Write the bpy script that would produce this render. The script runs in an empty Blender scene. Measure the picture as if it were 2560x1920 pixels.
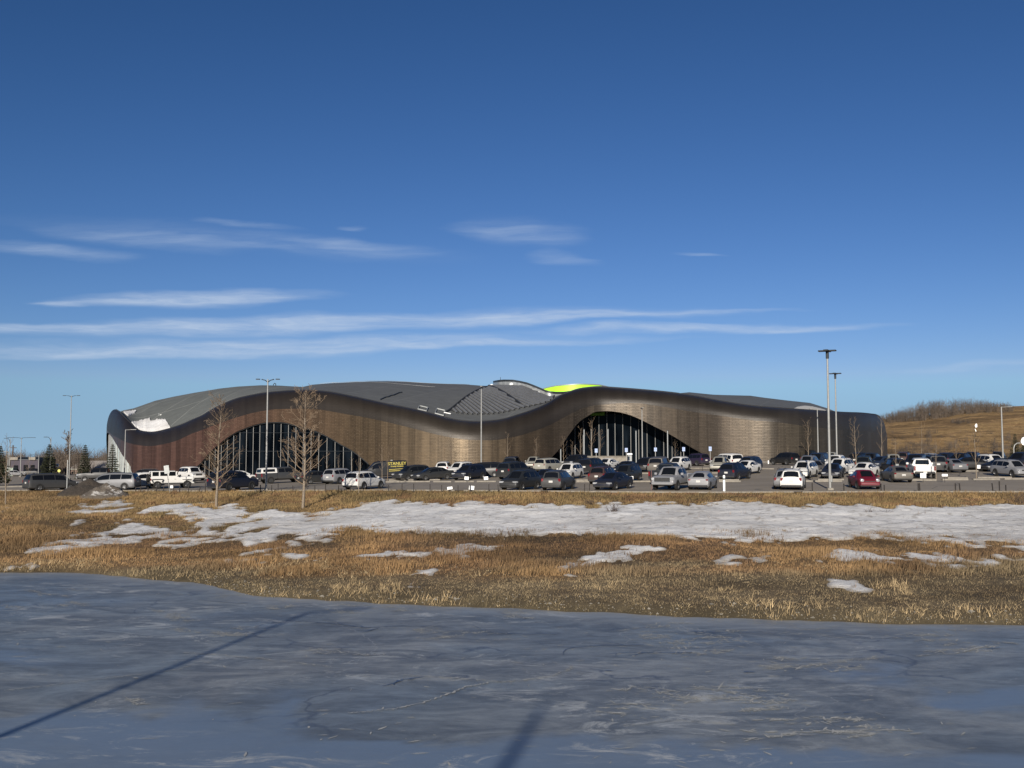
import math, random
import numpy as np
# ---------------------------------------------------------------- camera model (photo pixel units 2560x1920)
F = 2560.0; PITCH = math.atan(178/2560.0); CAMZ = 6.5
def P(px, py, D):
    """world point seen at photo pixel (px,py) at forward (world Y) distance D"""
    u = (px-1280)/F; v = (960-py)/F
    s, c = math.sin(PITCH), math.cos(PITCH)
    dy = c - v*s; dz = s + v*c
    return np.array((u/dy*D, D, CAMZ + dz/dy*D))
def PX(x, y, z):
    s, c = math.sin(PITCH), math.cos(PITCH)
    dz = z-CAMZ
    d = y*c + dz*s; up = dz*c - y*s
    return 1280+F*x/d, 960-F*up/d
def ray(px, py):
    p = P(px, py, 1.0); return p[0], p[2]-CAMZ
# ---------------------------------------------------------------- terrain
def cat(xs, ys):
    xs=np.array(xs,float); ys=np.array(ys,float)
    return lambda x: np.interp(x, xs, ys)
def smooth_interp(xs, ys):
    xs=np.array(xs,float); ys=np.array(ys,float)
    m=np.gradient(ys,xs)
    def f(x):
        x=np.asarray(x,float); xc=np.clip(x,xs[0],xs[-1])
        i=np.clip(np.searchsorted(xs,xc)-1,0,len(xs)-2)
        h=xs[i+1]-xs[i]; t=(xc-xs[i])/h
        return ((2*t**3-3*t**2+1)*ys[i]+(t**3-2*t**2+t)*h*m[i]+(-2*t**3+3*t**2)*ys[i+1]+(t**3-t**2)*h*m[i+1])
    return f
SH_PX=[(0,1431),(200,1433),(300,1440),(400,1452),(480,1456),(560,1472),(640,1487),(700,1492),(780,1498),(850,1501),(1000,1510),(1280,1522),(1500,1531),(1700,1541),(2000,1551),(2300,1560),(2560,1563)]
def ice_pt(px,py):
    a,b=ray(px,py); D=-CAMZ/b; return a*D,D
_sh=[ice_pt(*p) for p in SH_PX]
_sx=[-400,-120]+[p[0] for p in _sh]+[60,400]; _sy=[75,60]+[p[1] for p in _sh]+[38,30]
_Ys=smooth_interp(_sx,_sy)
Ye=smooth_interp([-400,-120,-80,-50,-30,-14,3,13,28,60,120,400],[140,120,112,106,99.5,94,86,83,82,82,82,90])
GX=[-400,-120,-60,-30,0,30,60,120,400]
GY=[80,100,120,140,160,250,400,700]
GZ=np.array([[2.4,2.4,2.65,2.9,3.35,3.5,3.5,3.6,3.6],
 [2.4,2.5,2.7,3.0,3.6,4.1,4.25,4.4,4.4],
 [2.2,2.4,2.8,3.05,3.95,4.75,4.9,5.0,5],
 [2,2.3,2.85,3.15,4.4,5.1,5.25,5.4,5.4],
 [1.8,2.0,2.6,3.2,4.6,5.2,5.5,5.6,5.6],
 [1,1.3,2.0,2.8,4.0,5.2,5.6,5.8,6],
 [0,0.5,1,2,3,5,6,7,7],
 [0,0,0,0,1,2,3,3,3]],float)
def Zlot(x,y):
    x=np.asarray(x,float); y=np.asarray(y,float)
    gx=np.array(GX,float); gy=np.array(GY,float)
    xc=np.clip(x,gx[0],gx[-1]); yc=np.clip(y,gy[0],gy[-1])
    i=np.clip(np.searchsorted(gx,xc)-1,0,len(gx)-2); j=np.clip(np.searchsorted(gy,yc)-1,0,len(gy)-2)
    t=(xc-gx[i])/(gx[i+1]-gx[i]); u=(yc-gy[j])/(gy[j+1]-gy[j])
    return GZ[j,i]*(1-t)*(1-u)+GZ[j,i+1]*t*(1-u)+GZ[j+1,i]*(1-t)*u+GZ[j+1,i+1]*t*u
def _hash(ix,iy,seed):
    h=(ix.astype(np.int64)*374761393+iy.astype(np.int64)*668265263+seed*974634777)&0xffffffff
    h=((h^(h>>13))*1274126177)&0xffffffff
    h=(h^(h>>16))&0xffff
    return h/65535.0
def vnoise(x,y,seed=0):
    x=np.asarray(x,float); y=np.asarray(y,float)
    ix=np.floor(x).astype(np.int64); iy=np.floor(y).astype(np.int64)
    fx=x-ix; fy=y-iy; fx=fx*fx*(3-2*fx); fy=fy*fy*(3-2*fy)
    a=_hash(ix,iy,seed); b=_hash(ix+1,iy,seed); c=_hash(ix,iy+1,seed); d=_hash(ix+1,iy+1,seed)
    return a*(1-fx)*(1-fy)+b*fx*(1-fy)+c*(1-fx)*fy+d*fx*fy
def fbm(x,y,seed=0,o=4):
    s=0;a=.5;n=0
    for k in range(o):
        s=s+a*vnoise(x*2**k,y*2**k,seed+k*17); n+=a; a*=.5
    return s/n
def Ys(x):
    x=np.asarray(x,float)
    return _Ys(x)+1.1*(fbm(x/2.3,x*0+.5,71,4)-.5)+.5*(fbm(x/.5,x*0+3.5,73,3)-.5)
def Zg(x,y):
    x=np.asarray(x,float); y=np.asarray(y,float)
    ys=Ys(x); ye=Ye(x)
    t=np.clip((y-ys)/(ye-ys),0,1)
    ze=Zlot(x,ye)
    g=.74*t+.26*t**3
    bank=.02+(ze-.02)*g
    lip=np.clip((y-ys)/1.2,0,1)
    bank=bank+.22*lip*(1-t)*np.clip(1-t*1.2,0,1)
    env=np.clip(t*6,0,1)*np.clip((1-t)*5,0,1)
    bank=bank+env*(.34*(fbm(x/7,y/5,3,3)-.5)+.16*(fbm(x/1.6,y/1.2,5,3)-.5))
    # low knoll of dry grass at the left
    bank=bank+env*.30*np.exp(-((x+44)/11)**2-((y-84)/9)**2)
    under=-np.clip((ys-y)*.25,0,.6)
    near=4.9-np.clip((y+1.0)*.75,0,5.5)
    z=np.where(y>=ye,Zlot(x,y),np.where(y>=ys,bank,under))
    return np.where(y<12,np.maximum(z,near),z)
def hit(px,py,lo=30,hi=500):
    a,b=ray(px,py); D=np.arange(lo,hi,.1)
    z=CAMZ+b*D; g=Zg(a*D,D)
    k=np.argmax(z<=g)
    if not (z[k]<=g[k]): k=-1
    return a*D[k],D[k],float(g[k])
import bpy, bmesh
from mathutils import Vector, Matrix
SC = bpy.context.scene
COL = SC.collection
R = math.radians
random.seed(7)
# ================================================================ camera
cam_d = bpy.data.cameras.new('camera'); cam = bpy.data.objects.new('camera', cam_d); COL.objects.link(cam)
cam_d.sensor_fit = 'HORIZONTAL'; cam_d.sensor_width = 36.0; cam_d.lens = 36.0
cam_d.clip_start = 0.3; cam_d.clip_end = 6000
cam.location = (0, 0, CAMZ); cam.rotation_euler = (math.pi/2 + PITCH, 0, 0)
SC.camera = cam
# ================================================================ view
SC.view_settings.view_transform = 'Standard'; SC.view_settings.look = 'None'
SC.view_settings.exposure = 0.45; SC.view_settings.gamma = 1.0; SC.view_settings.use_curve_mapping = False
# ================================================================ sun and sky
SUN_EL = R(17.0); SUN_AZ = R(10.4)       # behind the camera, a little to its left
sd = bpy.data.lights.new('sun', 'SUN'); sd.energy = 4.8; sd.angle = R(0.5); sd.color = (1.0, 0.92, 0.81)
sun = bpy.data.objects.new('sun', sd); COL.objects.link(sun)
LD = Vector((math.sin(SUN_AZ)*math.cos(SUN_EL), math.cos(SUN_AZ)*math.cos(SUN_EL), -math.sin(SUN_EL)))
sun.rotation_euler = LD.to_track_quat('-Z', 'Y').to_euler(); sun.location = (-30, -60, 60)
W = bpy.data.worlds.new('World'); SC.world = W; W.use_nodes = True
wt = W.node_tree; wt.nodes.clear()
def wn(t, **k):
    n = wt.nodes.new(t)
    for a, b in k.items(): setattr(n, a, b)
    return n
out = wn('ShaderNodeOutputWorld'); bg = wn('ShaderNodeBackground'); bg.inputs['Strength'].default_value = 0.09
sky = wn('ShaderNodeTexSky', sky_type='NISHITA', sun_disc=False)
sky.sun_elevation = SUN_EL; sky.sun_rotation = math.pi + SUN_AZ
sky.altitude = 1200; sky.air_density = 1.0; sky.dust_density = 0.15; sky.ozone_density = 3.0
wt.links.new(bg.outputs[0], out.inputs[0])
tc = wn('ShaderNodeTexCoord')
sep = wn('ShaderNodeSeparateXYZ'); wt.links.new(tc.outputs['Generated'], sep.inputs[0])
def wm(op, a, b=None, clamp=False):
    n = wn('ShaderNodeMath', operation=op); n.use_clamp = clamp
    for i, v in enumerate((a, b)):
        if v is None: continue
        if isinstance(v, (int, float)): n.inputs[i].default_value = v
        else: wt.links.new(v, n.inputs[i])
    return n.outputs[0]
yy = wm('MAXIMUM', sep.outputs['Y'], 0.02)
U = wm('DIVIDE', sep.outputs['X'], yy); V = wm('DIVIDE', sep.outputs['Z'], yy)
uv = wn('ShaderNodeCombineXYZ'); wt.links.new(U, uv.inputs[0]); wt.links.new(V, uv.inputs[1])
# drifting of the cirrus edges
nz = wn('ShaderNodeTexNoise'); nz.inputs['Scale'].default_value = 1.0; nz.inputs['Detail'].default_value = 6
mp = wn('ShaderNodeMapping'); mp.inputs['Scale'].default_value = (7, 42, 1); mp.inputs['Rotation'].default_value = (0, 0, R(-2))
wt.links.new(uv.outputs[0], mp.inputs[0]); wt.links.new(mp.outputs[0], nz.inputs['Vector'])
dis = wn('ShaderNodeVectorMath', operation='SUBTRACT'); wt.links.new(nz.outputs['Color'], dis.inputs[0]); dis.inputs[1].default_value = (.5, .5, .5)
dsc = wn('ShaderNodeVectorMath', operation='MULTIPLY'); wt.links.new(dis.outputs[0], dsc.inputs[0]); dsc.inputs[1].default_value = (.12, .022, 0)
uvd = wn('ShaderNodeVectorMath', operation='ADD'); wt.links.new(uv.outputs[0], uvd.inputs[0]); wt.links.new(dsc.outputs[0], uvd.inputs[1])
# cirrus streaks: (x, y, half length, half height, tilt, strength) in photo pixels turned into sky directions
CL = [(480,750,420,24,-1.6,.85),(165,765,110,12,1,.6),(760,810,1050,30,-1.7,.78),(1350,798,560,17,-1.5,.72),(100,825,560,20,0,.6),
      (620,864,1080,27,-1.3,.72),(420,884,620,16,-.5,.5),(1150,862,620,11,-2.0,.6),(1680,822,460,14,-.8,.62),(1960,818,330,14,-.6,.5),(1820,780,260,8,-3,.3),
      (120,625,230,24,5,.42),(330,600,330,28,7,.26),(600,615,260,18,4,.17),(640,565,150,12,4,.26),(870,618,210,24,6,.28),(915,572,60,9,3,.28),
      (1300,582,185,46,6,.34),(1420,645,95,20,7,.24),(1730,632,90,6,3,.28),(2470,915,330,14,-2,.22),(560,598,700,40,5,.14)]
acc = None
for (cx, cy, hl, hh, tilt, st) in CL:
    a, b = ray(cx, cy)
    m = wn('ShaderNodeMapping', vector_type='POINT')
    sx, sy = F/hl, F/hh; th = R(tilt)
    # rotate then scale: loc/rot/scale of the Mapping node act as scale -> rotate, so use TEXTURE type for the inverse order
    m.vector_type = 'TEXTURE'
    m.inputs['Location'].default_value = (a, b, 0); m.inputs['Rotation'].default_value = (0, 0, -th)
    m.inputs['Scale'].default_value = (hl/F, hh/F, 1)
    wt.links.new(uvd.outputs[0], m.inputs[0])
    le = wn('ShaderNodeVectorMath', operation='LENGTH'); wt.links.new(m.outputs[0], le.inputs[0])
    mr = wn('ShaderNodeMapRange', interpolation_type='SMOOTHSTEP')
    mr.inputs['From Min'].default_value = 1.05; mr.inputs['From Max'].default_value = .12
    mr.inputs['To Min'].default_value = 0; mr.inputs['To Max'].default_value = st
    wt.links.new(le.outputs['Value'], mr.inputs[0])
    acc = mr.outputs[0] if acc is None else wm('ADD', acc, wm('MULTIPLY', mr.outputs[0], wm('SUBTRACT', 1.0, acc, True)))
nz2 = wn('ShaderNodeTexNoise'); nz2.inputs['Scale'].default_value = 1.0; nz2.inputs['Detail'].default_value = 8; nz2.inputs['Roughness'].default_value = .62
mp2 = wn('ShaderNodeMapping'); mp2.inputs['Scale'].default_value = (14, 150, 1); mp2.inputs['Rotation'].default_value = (0, 0, R(-3))
wt.links.new(uvd.outputs[0], mp2.inputs[0]); wt.links.new(mp2.outputs[0], nz2.inputs['Vector'])
rr = wn('ShaderNodeMapRange'); rr.inputs['From Min'].default_value = .3; rr.inputs['From Max'].default_value = .68
rr.inputs['To Min'].default_value = .35; rr.inputs['To Max'].default_value = 1.2
wt.links.new(nz2.outputs[0], rr.inputs[0])
cm = wm('MULTIPLY', acc, rr.outputs[0])
front = wm('GREATER_THAN', sep.outputs['Y'], 0.05)
cm = wm('MULTIPLY', wm('MULTIPLY', cm, .78), front, True)
mix = wn('ShaderNodeMix', data_type='RGBA'); wt.links.new(cm, mix.inputs[0])
# the deep dry winter blue: steepen the gradient of the sky texture channel by channel
sp_ = wn('ShaderNodeSeparateColor'); wt.links.new(sky.outputs[0], sp_.inputs[0]); cb_ = wn('ShaderNodeCombineColor')
for i_, (a_, p_) in enumerate(((.95, 1.51), (.76, 1.28), (.96, 1.30))):
    k_ = wm('MULTIPLY', sp_.outputs[i_], .09); k_ = wm('POWER', k_, p_); gr_ = (gr_ if i_ else []); gr_.append(wm('MULTIPLY', k_, a_/.09/1.37))
# clear dry air: no brown band at the horizon
wt.links.new(wm('MINIMUM', gr_[0], wm('MULTIPLY', gr_[2], .40)), cb_.inputs[0]); wt.links.new(wm('MINIMUM', gr_[1], wm('MULTIPLY', gr_[2], .70)), cb_.inputs[1]); wt.links.new(gr_[2], cb_.inputs[2])
hz_ = wn('ShaderNodeMapRange', interpolation_type='SMOOTHSTEP'); wt.links.new(V, hz_.inputs[0]); hz_.inputs['From Min'].default_value = .095; hz_.inputs['From Max'].default_value = 0.0; hz_.inputs['To Min'].default_value = 0; hz_.inputs['To Max'].default_value = .85
hzm = wn('ShaderNodeMix', data_type='RGBA'); wt.links.new(hz_.outputs[0], hzm.inputs[0]); wt.links.new(cb_.outputs[0], hzm.inputs[6]); hzm.inputs[7].default_value = (2.45, 3.9, 5.3, 1)
wt.links.new(hzm.outputs[2], mix.inputs[6]); mix.inputs[7].default_value = (4.4, 5.2, 6.4, 1)
wt.links.new(mix.outputs[2], bg.inputs['Color'])

# ================================================================ object helpers
def tag(o, label=None, cat=None, group=None, kind=None):
    if label: o['label'] = label
    if cat: o['category'] = cat
    if group: o['group'] = group
    if kind: o['kind'] = kind
    return o
def empty(name, loc, rz=0.0):
    o = bpy.data.objects.new(name, None); COL.objects.link(o); o.location = loc; o.rotation_euler = (0, 0, rz)
    o.empty_display_size = .3
    return o
def mobj(name, verts, faces, mat=None, parent=None, smooth=None, uvs=None, cols=None):
    me = bpy.data.meshes.new(name)
    verts = np.asarray(verts, dtype=np.float32)
    if isinstance(faces, np.ndarray):
        nf, k = faces.shape
        me.vertices.add(len(verts)); me.vertices.foreach_set('co', verts.ravel())
        me.loops.add(nf*k); me.loops.foreach_set('vertex_index', faces.astype(np.int32).ravel())
        me.polygons.add(nf); me.polygons.foreach_set('loop_start', np.arange(0, nf*k, k, dtype=np.int32))
        me.update(calc_edges=True)
    else:
        me.from_pydata([tuple(map(float, v)) for v in verts], [], [tuple(map(int, f)) for f in faces]); me.update()
    me.validate()
    if mat is not None: me.materials.append(mat)
    if smooth is not None:
        me.polygons.foreach_set('use_smooth', [True]*len(me.polygons))
        if smooth < 179: me.set_sharp_from_angle(angle=R(smooth))
    if uvs is not None:
        l = me.uv_layers.new(name='UVMap'); vi = np.empty(len(me.loops), np.int32); me.loops.foreach_get('vertex_index', vi)
        l.data.foreach_set('uv', np.asarray(uvs, np.float32)[vi].ravel())
    if cols is not None:
        ca = me.color_attributes.new('col', 'FLOAT_COLOR', 'POINT')
        c = np.ones((len(verts), 4), np.float32); c[:, :3] = cols; ca.data.foreach_set('color', c.ravel())
    o = bpy.data.objects.new(name, me); COL.objects.link(o)
    if parent is not None: o.parent = parent
    return o
class MB:
    """collects boxes, tubes and discs for one mesh"""
    def __init__(s): s.v = []; s.f = []
    def add(s, vs, fs):
        n = len(s.v); s.v += [tuple(v) for v in vs]; s.f += [tuple(i+n for i in f) for f in fs]; return s
    def box(s, c, d, rz=0.0, tilt=0.0, bev=0.0):
        cx, cy, cz = c; dx, dy, dz = d[0]/2, d[1]/2, d[2]/2
        b = min(bev, dx*.6, dy*.6, dz*.6)
        vs = []; fs = []
        if b <= 0:
            vs = [(sx*dx, sy*dy, sz*dz) for sz in (-1, 1) for sy in (-1, 1) for sx in (-1, 1)]
            fs = [(0,2,3,1), (4,5,7,6), (0,1,5,4), (2,6,7,3), (0,4,6,2), (1,3,7,5)]
        else:
            rings = [(-dz, b), (-dz+b, 0), (dz-b, 0), (dz, b)]
            for z, q in rings:
                x, y = dx-q, dy-q; bb = b if q == 0 else b*.5
                vs += [(-x+bb,-y,z),(x-bb,-y,z),(x,-y+bb,z),(x,y-bb,z),(x-bb,y,z),(-x+bb,y,z),(-x,y-bb,z),(-x,-y+bb,z)]
            for k in range(3):
                for i in range(8):
                    j = (i+1) % 8; fs.append((k*8+i, k*8+j, k*8+8+j, k*8+8+i))
            fs.append(tuple(range(7, -1, -1))); fs.append(tuple(range(24, 32)))
        ct, st = math.cos(tilt), math.sin(tilt); cr, sr = math.cos(rz), math.sin(rz)
        o = []
        for x, y, z in vs:
            x, z = x*ct+z*st, -x*st+z*ct
            o.append((cx+x*cr-y*sr, cy+x*sr+y*cr, cz+z))
        return s.add(o, fs)
    def tube(s, pts, rad, n=6, cap=True):
        pts = [Vector(p) for p in pts]
        rad = rad if hasattr(rad, '__len__') else [rad]*len(pts)
        vs = []; fs = []
        t0 = (pts[1]-pts[0]).normalized(); a = t0.orthogonal().normalized()
        for i, p in enumerate(pts):
            t = (pts[min(i+1, len(pts)-1)]-pts[max(i-1, 0)]).normalized()
            a = (a - t*a.dot(t)).normalized(); b = t.cross(a)
            for k in range(n):
                an = 2*math.pi*k/n
                vs.append(p+(a*math.cos(an)+b*math.sin(an))*rad[i])
        for i in range(len(pts)-1):
            for k in range(n):
                k2 = (k+1) % n; fs.append((i*n+k, i*n+k2, (i+1)*n+k2, (i+1)*n+k))
        if cap:
            fs.append(tuple(range(n-1, -1, -1))); fs.append(tuple((len(pts)-1)*n+k for k in range(n)))
        return s.add(vs, fs)
    def build(s, name, mat, parent=None, smooth=None):
        return mobj(name, s.v, s.f, mat, parent, smooth)
def copy_tree(o, parent=None):
    c = o.copy(); COL.objects.link(c); c.parent = parent
    for ch in list(o.children): copy_tree(ch, c)
    return c

# ================================================================ materials
def mat(name):
    m = bpy.data.materials.new(name); m.use_nodes = True
    nt = m.node_tree; b = nt.nodes['Principled BSDF']
    return m, nt, b
def N(nt, t, **k):
    n = nt.nodes.new(t)
    for a, b in k.items(): setattr(n, a, b)
    return n
def noise(nt, scale, detail=4, rough=.55, vec=None, dist=0.0):
    n = N(nt, 'ShaderNodeTexNoise'); n.inputs['Scale'].default_value = scale; n.inputs['Detail'].default_value = detail
    n.inputs['Roughness'].default_value = rough; n.inputs['Distortion'].default_value = dist
    if vec is not None: nt.links.new(vec, n.inputs['Vector'])
    return n.outputs[0]
def coords(nt, kind='Object', scale=(1, 1, 1), rot=(0, 0, 0)):
    c = N(nt, 'ShaderNodeTexCoord'); m = N(nt, 'ShaderNodeMapping')
    m.inputs['Scale'].default_value = scale; m.inputs['Rotation'].default_value = rot
    nt.links.new(c.outputs[kind], m.inputs[0]); return m.outputs[0]
def ramp(nt, fac, stops):
    r = N(nt, 'ShaderNodeValToRGB'); e = r.color_ramp.elements
    while len(e) < len(stops): e.new(.5)
    for i, (p, c) in enumerate(stops):
        e[i].position = p; e[i].color = (*c, 1) if len(c) == 3 else c
    nt.links.new(fac, r.inputs[0]); return r.outputs[0]
def g1(v): return (v, v, v)
def mixc(nt, fac, a, b, mode='MIX'):
    m = N(nt, 'ShaderNodeMix', data_type='RGBA', blend_type=mode)
    for i, v in ((0, fac), (6, a), (7, b)):
        if isinstance(v, (int, float)): m.inputs[i].default_value = v
        elif isinstance(v, tuple): m.inputs[i].default_value = (*v, 1)
        else: nt.links.new(v, m.inputs[i])
    return m.outputs[2]
def bump(nt, b, h, strength=.3, dist=.05):
    n = N(nt, 'ShaderNodeBump'); n.inputs['Strength'].default_value = strength; n.inputs['Distance'].default_value = dist
    nt.links.new(h, n.inputs['Height']); nt.links.new(n.outputs[0], b.inputs['Normal'])
def simple(name, col, rough=.6, metal=0.0, var=.15, scale=3.0, spec=.5, bmp=0):
    m, nt, b = mat(name)
    c = noise(nt, scale, 5, .6, coords(nt))
    lo = tuple(x*(1-var) for x in col); hi = tuple(min(1, x*(1+var)) for x in col)
    nt.links.new(ramp(nt, c, [(.3, lo), (.7, hi)]), b.inputs['Base Color'])
    b.inputs['Roughness'].default_value = rough; b.inputs['Metallic'].default_value = metal
    b.inputs['Specular IOR Level'].default_value = spec
    if bmp: bump(nt, b, c, bmp, .02)
    return m
def paint(name, col, metal=.3, dust=.35, rough=.42):
    """car paint with road dust thickening towards the sills"""
    m, nt, b = mat(name)
    co = N(nt, 'ShaderNodeTexCoord'); s = N(nt, 'ShaderNodeSeparateXYZ'); nt.links.new(co.outputs['Object'], s.inputs[0])
    mr = N(nt, 'ShaderNodeMapRange'); mr.inputs['From Min'].default_value = 1.15; mr.inputs['From Max'].default_value = .25
    mr.inputs['To Min'].default_value = .05; mr.inputs['To Max'].default_value = 1.0
    nt.links.new(s.outputs['Z'], mr.inputs[0])
    nn = noise(nt, 2.2, 6, .65, coords(nt))
    mu = N(nt, 'ShaderNodeMath', operation='MULTIPLY'); nt.links.new(mr.outputs[0], mu.inputs[0]); nt.links.new(nn, mu.inputs[1])
    m2 = N(nt, 'ShaderNodeMath', operation='MULTIPLY'); nt.links.new(mu.outputs[0], m2.inputs[0]); m2.inputs[1].default_value = dust*2.0; m2.use_clamp = True
    nt.links.new(mixc(nt, m2.outputs[0], col, (.085, .074, .062)), b.inputs['Base Color'])
    rg = N(nt, 'ShaderNodeMapRange'); rg.inputs['To Min'].default_value = rough; rg.inputs['To Max'].default_value = .85
    nt.links.new(m2.outputs[0], rg.inputs[0]); nt.links.new(rg.outputs[0], b.inputs['Roughness'])
    b.inputs['Metallic'].default_value = metal
    b.inputs['Coat Weight'].default_value = .04; b.inputs['Coat Roughness'].default_value = .2; b.inputs['Specular IOR Level'].default_value = .4
    return m
M = {}
M['white'] = paint('paint_white', (.60,.59,.56), 0, .14)
M['silver'] = paint('paint_silver', (.25,.252,.26), .15, .2)
M['sgrey'] = paint('paint_silver_grey', (.135,.14,.15), .1, .3)
M['grey'] = paint('paint_grey', (.05,.052,.054), .3, .35)
M['dgrey'] = paint('paint_dark_grey', (.022,.025,.028), .3, .3)
M['black'] = paint('paint_black', (.007,.008,.010), .1, .2)
M['navy'] = paint('paint_navy', (.010,.014,.028), .3, .25)
M['blue'] = paint('paint_blue', (.02,.034,.065), .35, .25)
M['maroon'] = paint('paint_brown_red', (.055,.032,.030), .3, .4)
M['red'] = paint('paint_red', (.125,.006,.016), .05, .12)
M['beige'] = paint('paint_beige', (.33,.32,.27), .2, .2)
M['tan'] = paint('paint_tan_grey', (.12,.11,.095), .3, .3)
M['purple'] = paint('paint_plum', (.025,.018,.045), .3, .3)
M['green'] = paint('paint_dark_green', (.018,.024,.022), .2, .3)
M['glass'] = simple('car_glass', (.006,.007,.009), .05, 0, .1, 2, .35)
M['tyre'] = simple('tyre_rubber', (.014,.0135,.013), .85, 0, .3, 8, .3)
M['rim'] = simple('wheel_alloy', (.17,.17,.17), .4, .6, .25, 20)
M['drim'] = simple('wheel_dark_alloy', (.06,.06,.06), .4, .5, .25, 20)
M['trim'] = simple('black_trim', (.03,.03,.03), .6, 0, .3, 6, .4)
M['headl'] = simple('headlamp_lens', (.42,.43,.44), .12, .35, .1, 20)
M['taill'] = simple('tail_lamp_lens', (.15,.010,.014), .15, 0, .25, 20)
M['plate'] = simple('number_plate', (.5,.49,.46), .4, 0, .12, 30)
M['chrome'] = simple('chrome', (.6,.6,.6), .2, .9, .1, 10)
M['pole'] = simple('galvanised_steel', (.24,.24,.23), .5, .15, .12, 6)
M['lamp_dark'] = simple('dark_lamp_housing', (.03,.035,.04), .5, .3, .2, 6)
M['steel_post'] = simple('rusty_steel_post', (.018,.014,.012), .75, .2, .4, 9)
M['whitepl'] = simple('white_plastic', (.82,.82,.80), .45, 0, .05, 5)
M['signblue'] = simple('pale_blue_sign', (.36,.44,.62), .4, 0, .05, 5)
M['signdeep'] = simple('blue_sign_print', (.03,.10,.42), .4, 0, .05, 5)
M['signyel'] = simple('yellow_sign', (.50,.48,.10), .4, 0, .05, 5)
M['signback'] = simple('bare_aluminium_sign', (.25,.26,.255), .45, .3, .1, 5)
M['concrete'] = simple('concrete', (.22,.20,.168), .9, 0, .22, 2.5, .3, .2)
M['bark'] = simple('pale_bark', (.19,.155,.118), .9, 0, .35, 9, .2, .4)
M['twig'] = simple('twig_bark', (.17,.125,.085), .9, 0, .3, 3, .2)
M['twigd'] = simple('dark_twig_bark', (.085,.062,.048), .9, 0, .3, 3, .2)
M['twigg'] = simple('grey_twig_bark', (.125,.098,.075), .9, 0, .5, .12, .2)
M['needle'] = simple('spruce_needles', (.038,.042,.024), .85, 0, .45, 1.6, .2)
M['rock'] = simple('pale_stone', (.22,.20,.165), .9, 0, .3, 4, .2, .3)
# ================================================================ ground, lot, ice
def attr_mat(name, rough=.95, bscale=6, bst=.35, vscale=1.2, var=.35):
    m, nt, b = mat(name)
    a = N(nt, 'ShaderNodeVertexColor'); a.layer_name = 'col'
    n = noise(nt, vscale, 7, .68, coords(nt)); n2 = noise(nt, bscale, 6, .7, coords(nt))
    nt.links.new(mixc(nt, 1.0, a.outputs[0], ramp(nt, n, [(.28, g1(1-var)), (.72, g1(1+var))]), 'MULTIPLY'), b.inputs['Base Color'])
    b.inputs['Roughness'].default_value = rough; b.inputs['Specular IOR Level'].default_value = .2
    bump(nt, b, n2, bst, .12)
    return m
def grid_faces(nx, ny):
    i = np.arange(nx-1); j = np.arange(ny-1); I, J = np.meshgrid(i, j)
    a = (J*nx+I).ravel()
    return np.stack([a, a+1, a+nx+1, a+nx], 1)
def axis(segs):
    r = []
    for a, b, s in segs: r += list(np.arange(a, b, s))
    r.append(segs[-1][1]); return np.array(r)
# ---- snow mask from outlines on the bank
POLY = [[(165,1276),(175,1270),(260,1258),(325,1250),(345,1258),(300,1275),(262,1297),(272,1284),(180,1284)],
 [(330,1280),(430,1257),(470,1258),(540,1258),(590,1265),(610,1283),(660,1279),(720,1275),(760,1286),(830,1270),(880,1262),(950,1254),(1100,1257),(1250,1259),(1350,1263),(1450,1264),(1550,1263),(1700,1258),(1850,1257),(2000,1264),(2150,1266),(2300,1268),(2450,1265),(2510,1258),(2700,1257),(2830,1262),(2900,1285),(2850,1320),(2920,1335),(2790,1362),(2700,1386),(2560,1380),(2400,1366),(2300,1357),(2200,1353),(2000,1350),(1900,1354),(1780,1351),(1700,1345),(1550,1341),(1450,1337),(1350,1341),(1250,1345),(1150,1336),(1050,1335),(950,1326),(860,1325),(800,1350),(740,1378),(640,1403),(540,1409),(570,1398),(640,1380),(600,1365),(520,1360),(430,1370),(380,1362),(300,1372),(180,1380),(60,1387),(100,1368),(180,1337),(250,1325),(310,1310),(345,1303),(370,1318),(430,1320),(500,1333),(490,1300),(430,1290),(380,1283),(340,1295)],
 [(1435,1398),(1480,1394),(1540,1376),(1620,1364),(1668,1374),(1640,1389),(1560,1406),(1480,1414)],
 [(1385,1416),(1420,1406),(1475,1413),(1472,1433),(1405,1431)],
 [(1045,1426),(1120,1417),(1185,1424),(1165,1437),(1080,1435)],
 [(850,1392),(950,1379),(1100,1379),(1160,1364),(1255,1365),(1235,1381),(1130,1396),(1000,1397),(880,1400)],
 [(1765,1403),(1830,1389),(1910,1394),(1930,1413),(1850,1415)],
 [(2030,1414),(2090,1376),(2110,1366),(2150,1379),(2250,1389),(2400,1381),(2495,1393),(2700,1396),(2700,1402),(2560,1400),(2460,1417),(2360,1417),(2250,1404),(2140,1406),(2110,1420)],
 [(2048,1436),(2100,1438),(2150,1456),(2167,1476),(2110,1480),(2070,1466)],
 [(15,1431),(60,1414),(110,1403),(125,1414),(85,1432)],[(0,1270),(18,1272),(18,1280),(0,1279)],[(700,1390),(760,1384),(800,1394),(740,1400)],
 [(1020,1461),(1040,1459),(1066,1464),(1030,1469)],[(178,1306),(222,1298),(210,1306),(180,1318)]]
def inpoly(x, y, poly):
    r = np.zeros(x.shape, bool); n = len(poly)
    for i in range(n):
        x1, y1 = poly[i]; x2, y2 = poly[(i+1) % n]
        c = (y1 > y) != (y2 > y)
        with np.errstate(divide='ignore', invalid='ignore'):
            r ^= c & (x < (x2-x1)*(y-y1)/(y2-y1+1e-9)+x1)
    return r
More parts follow.
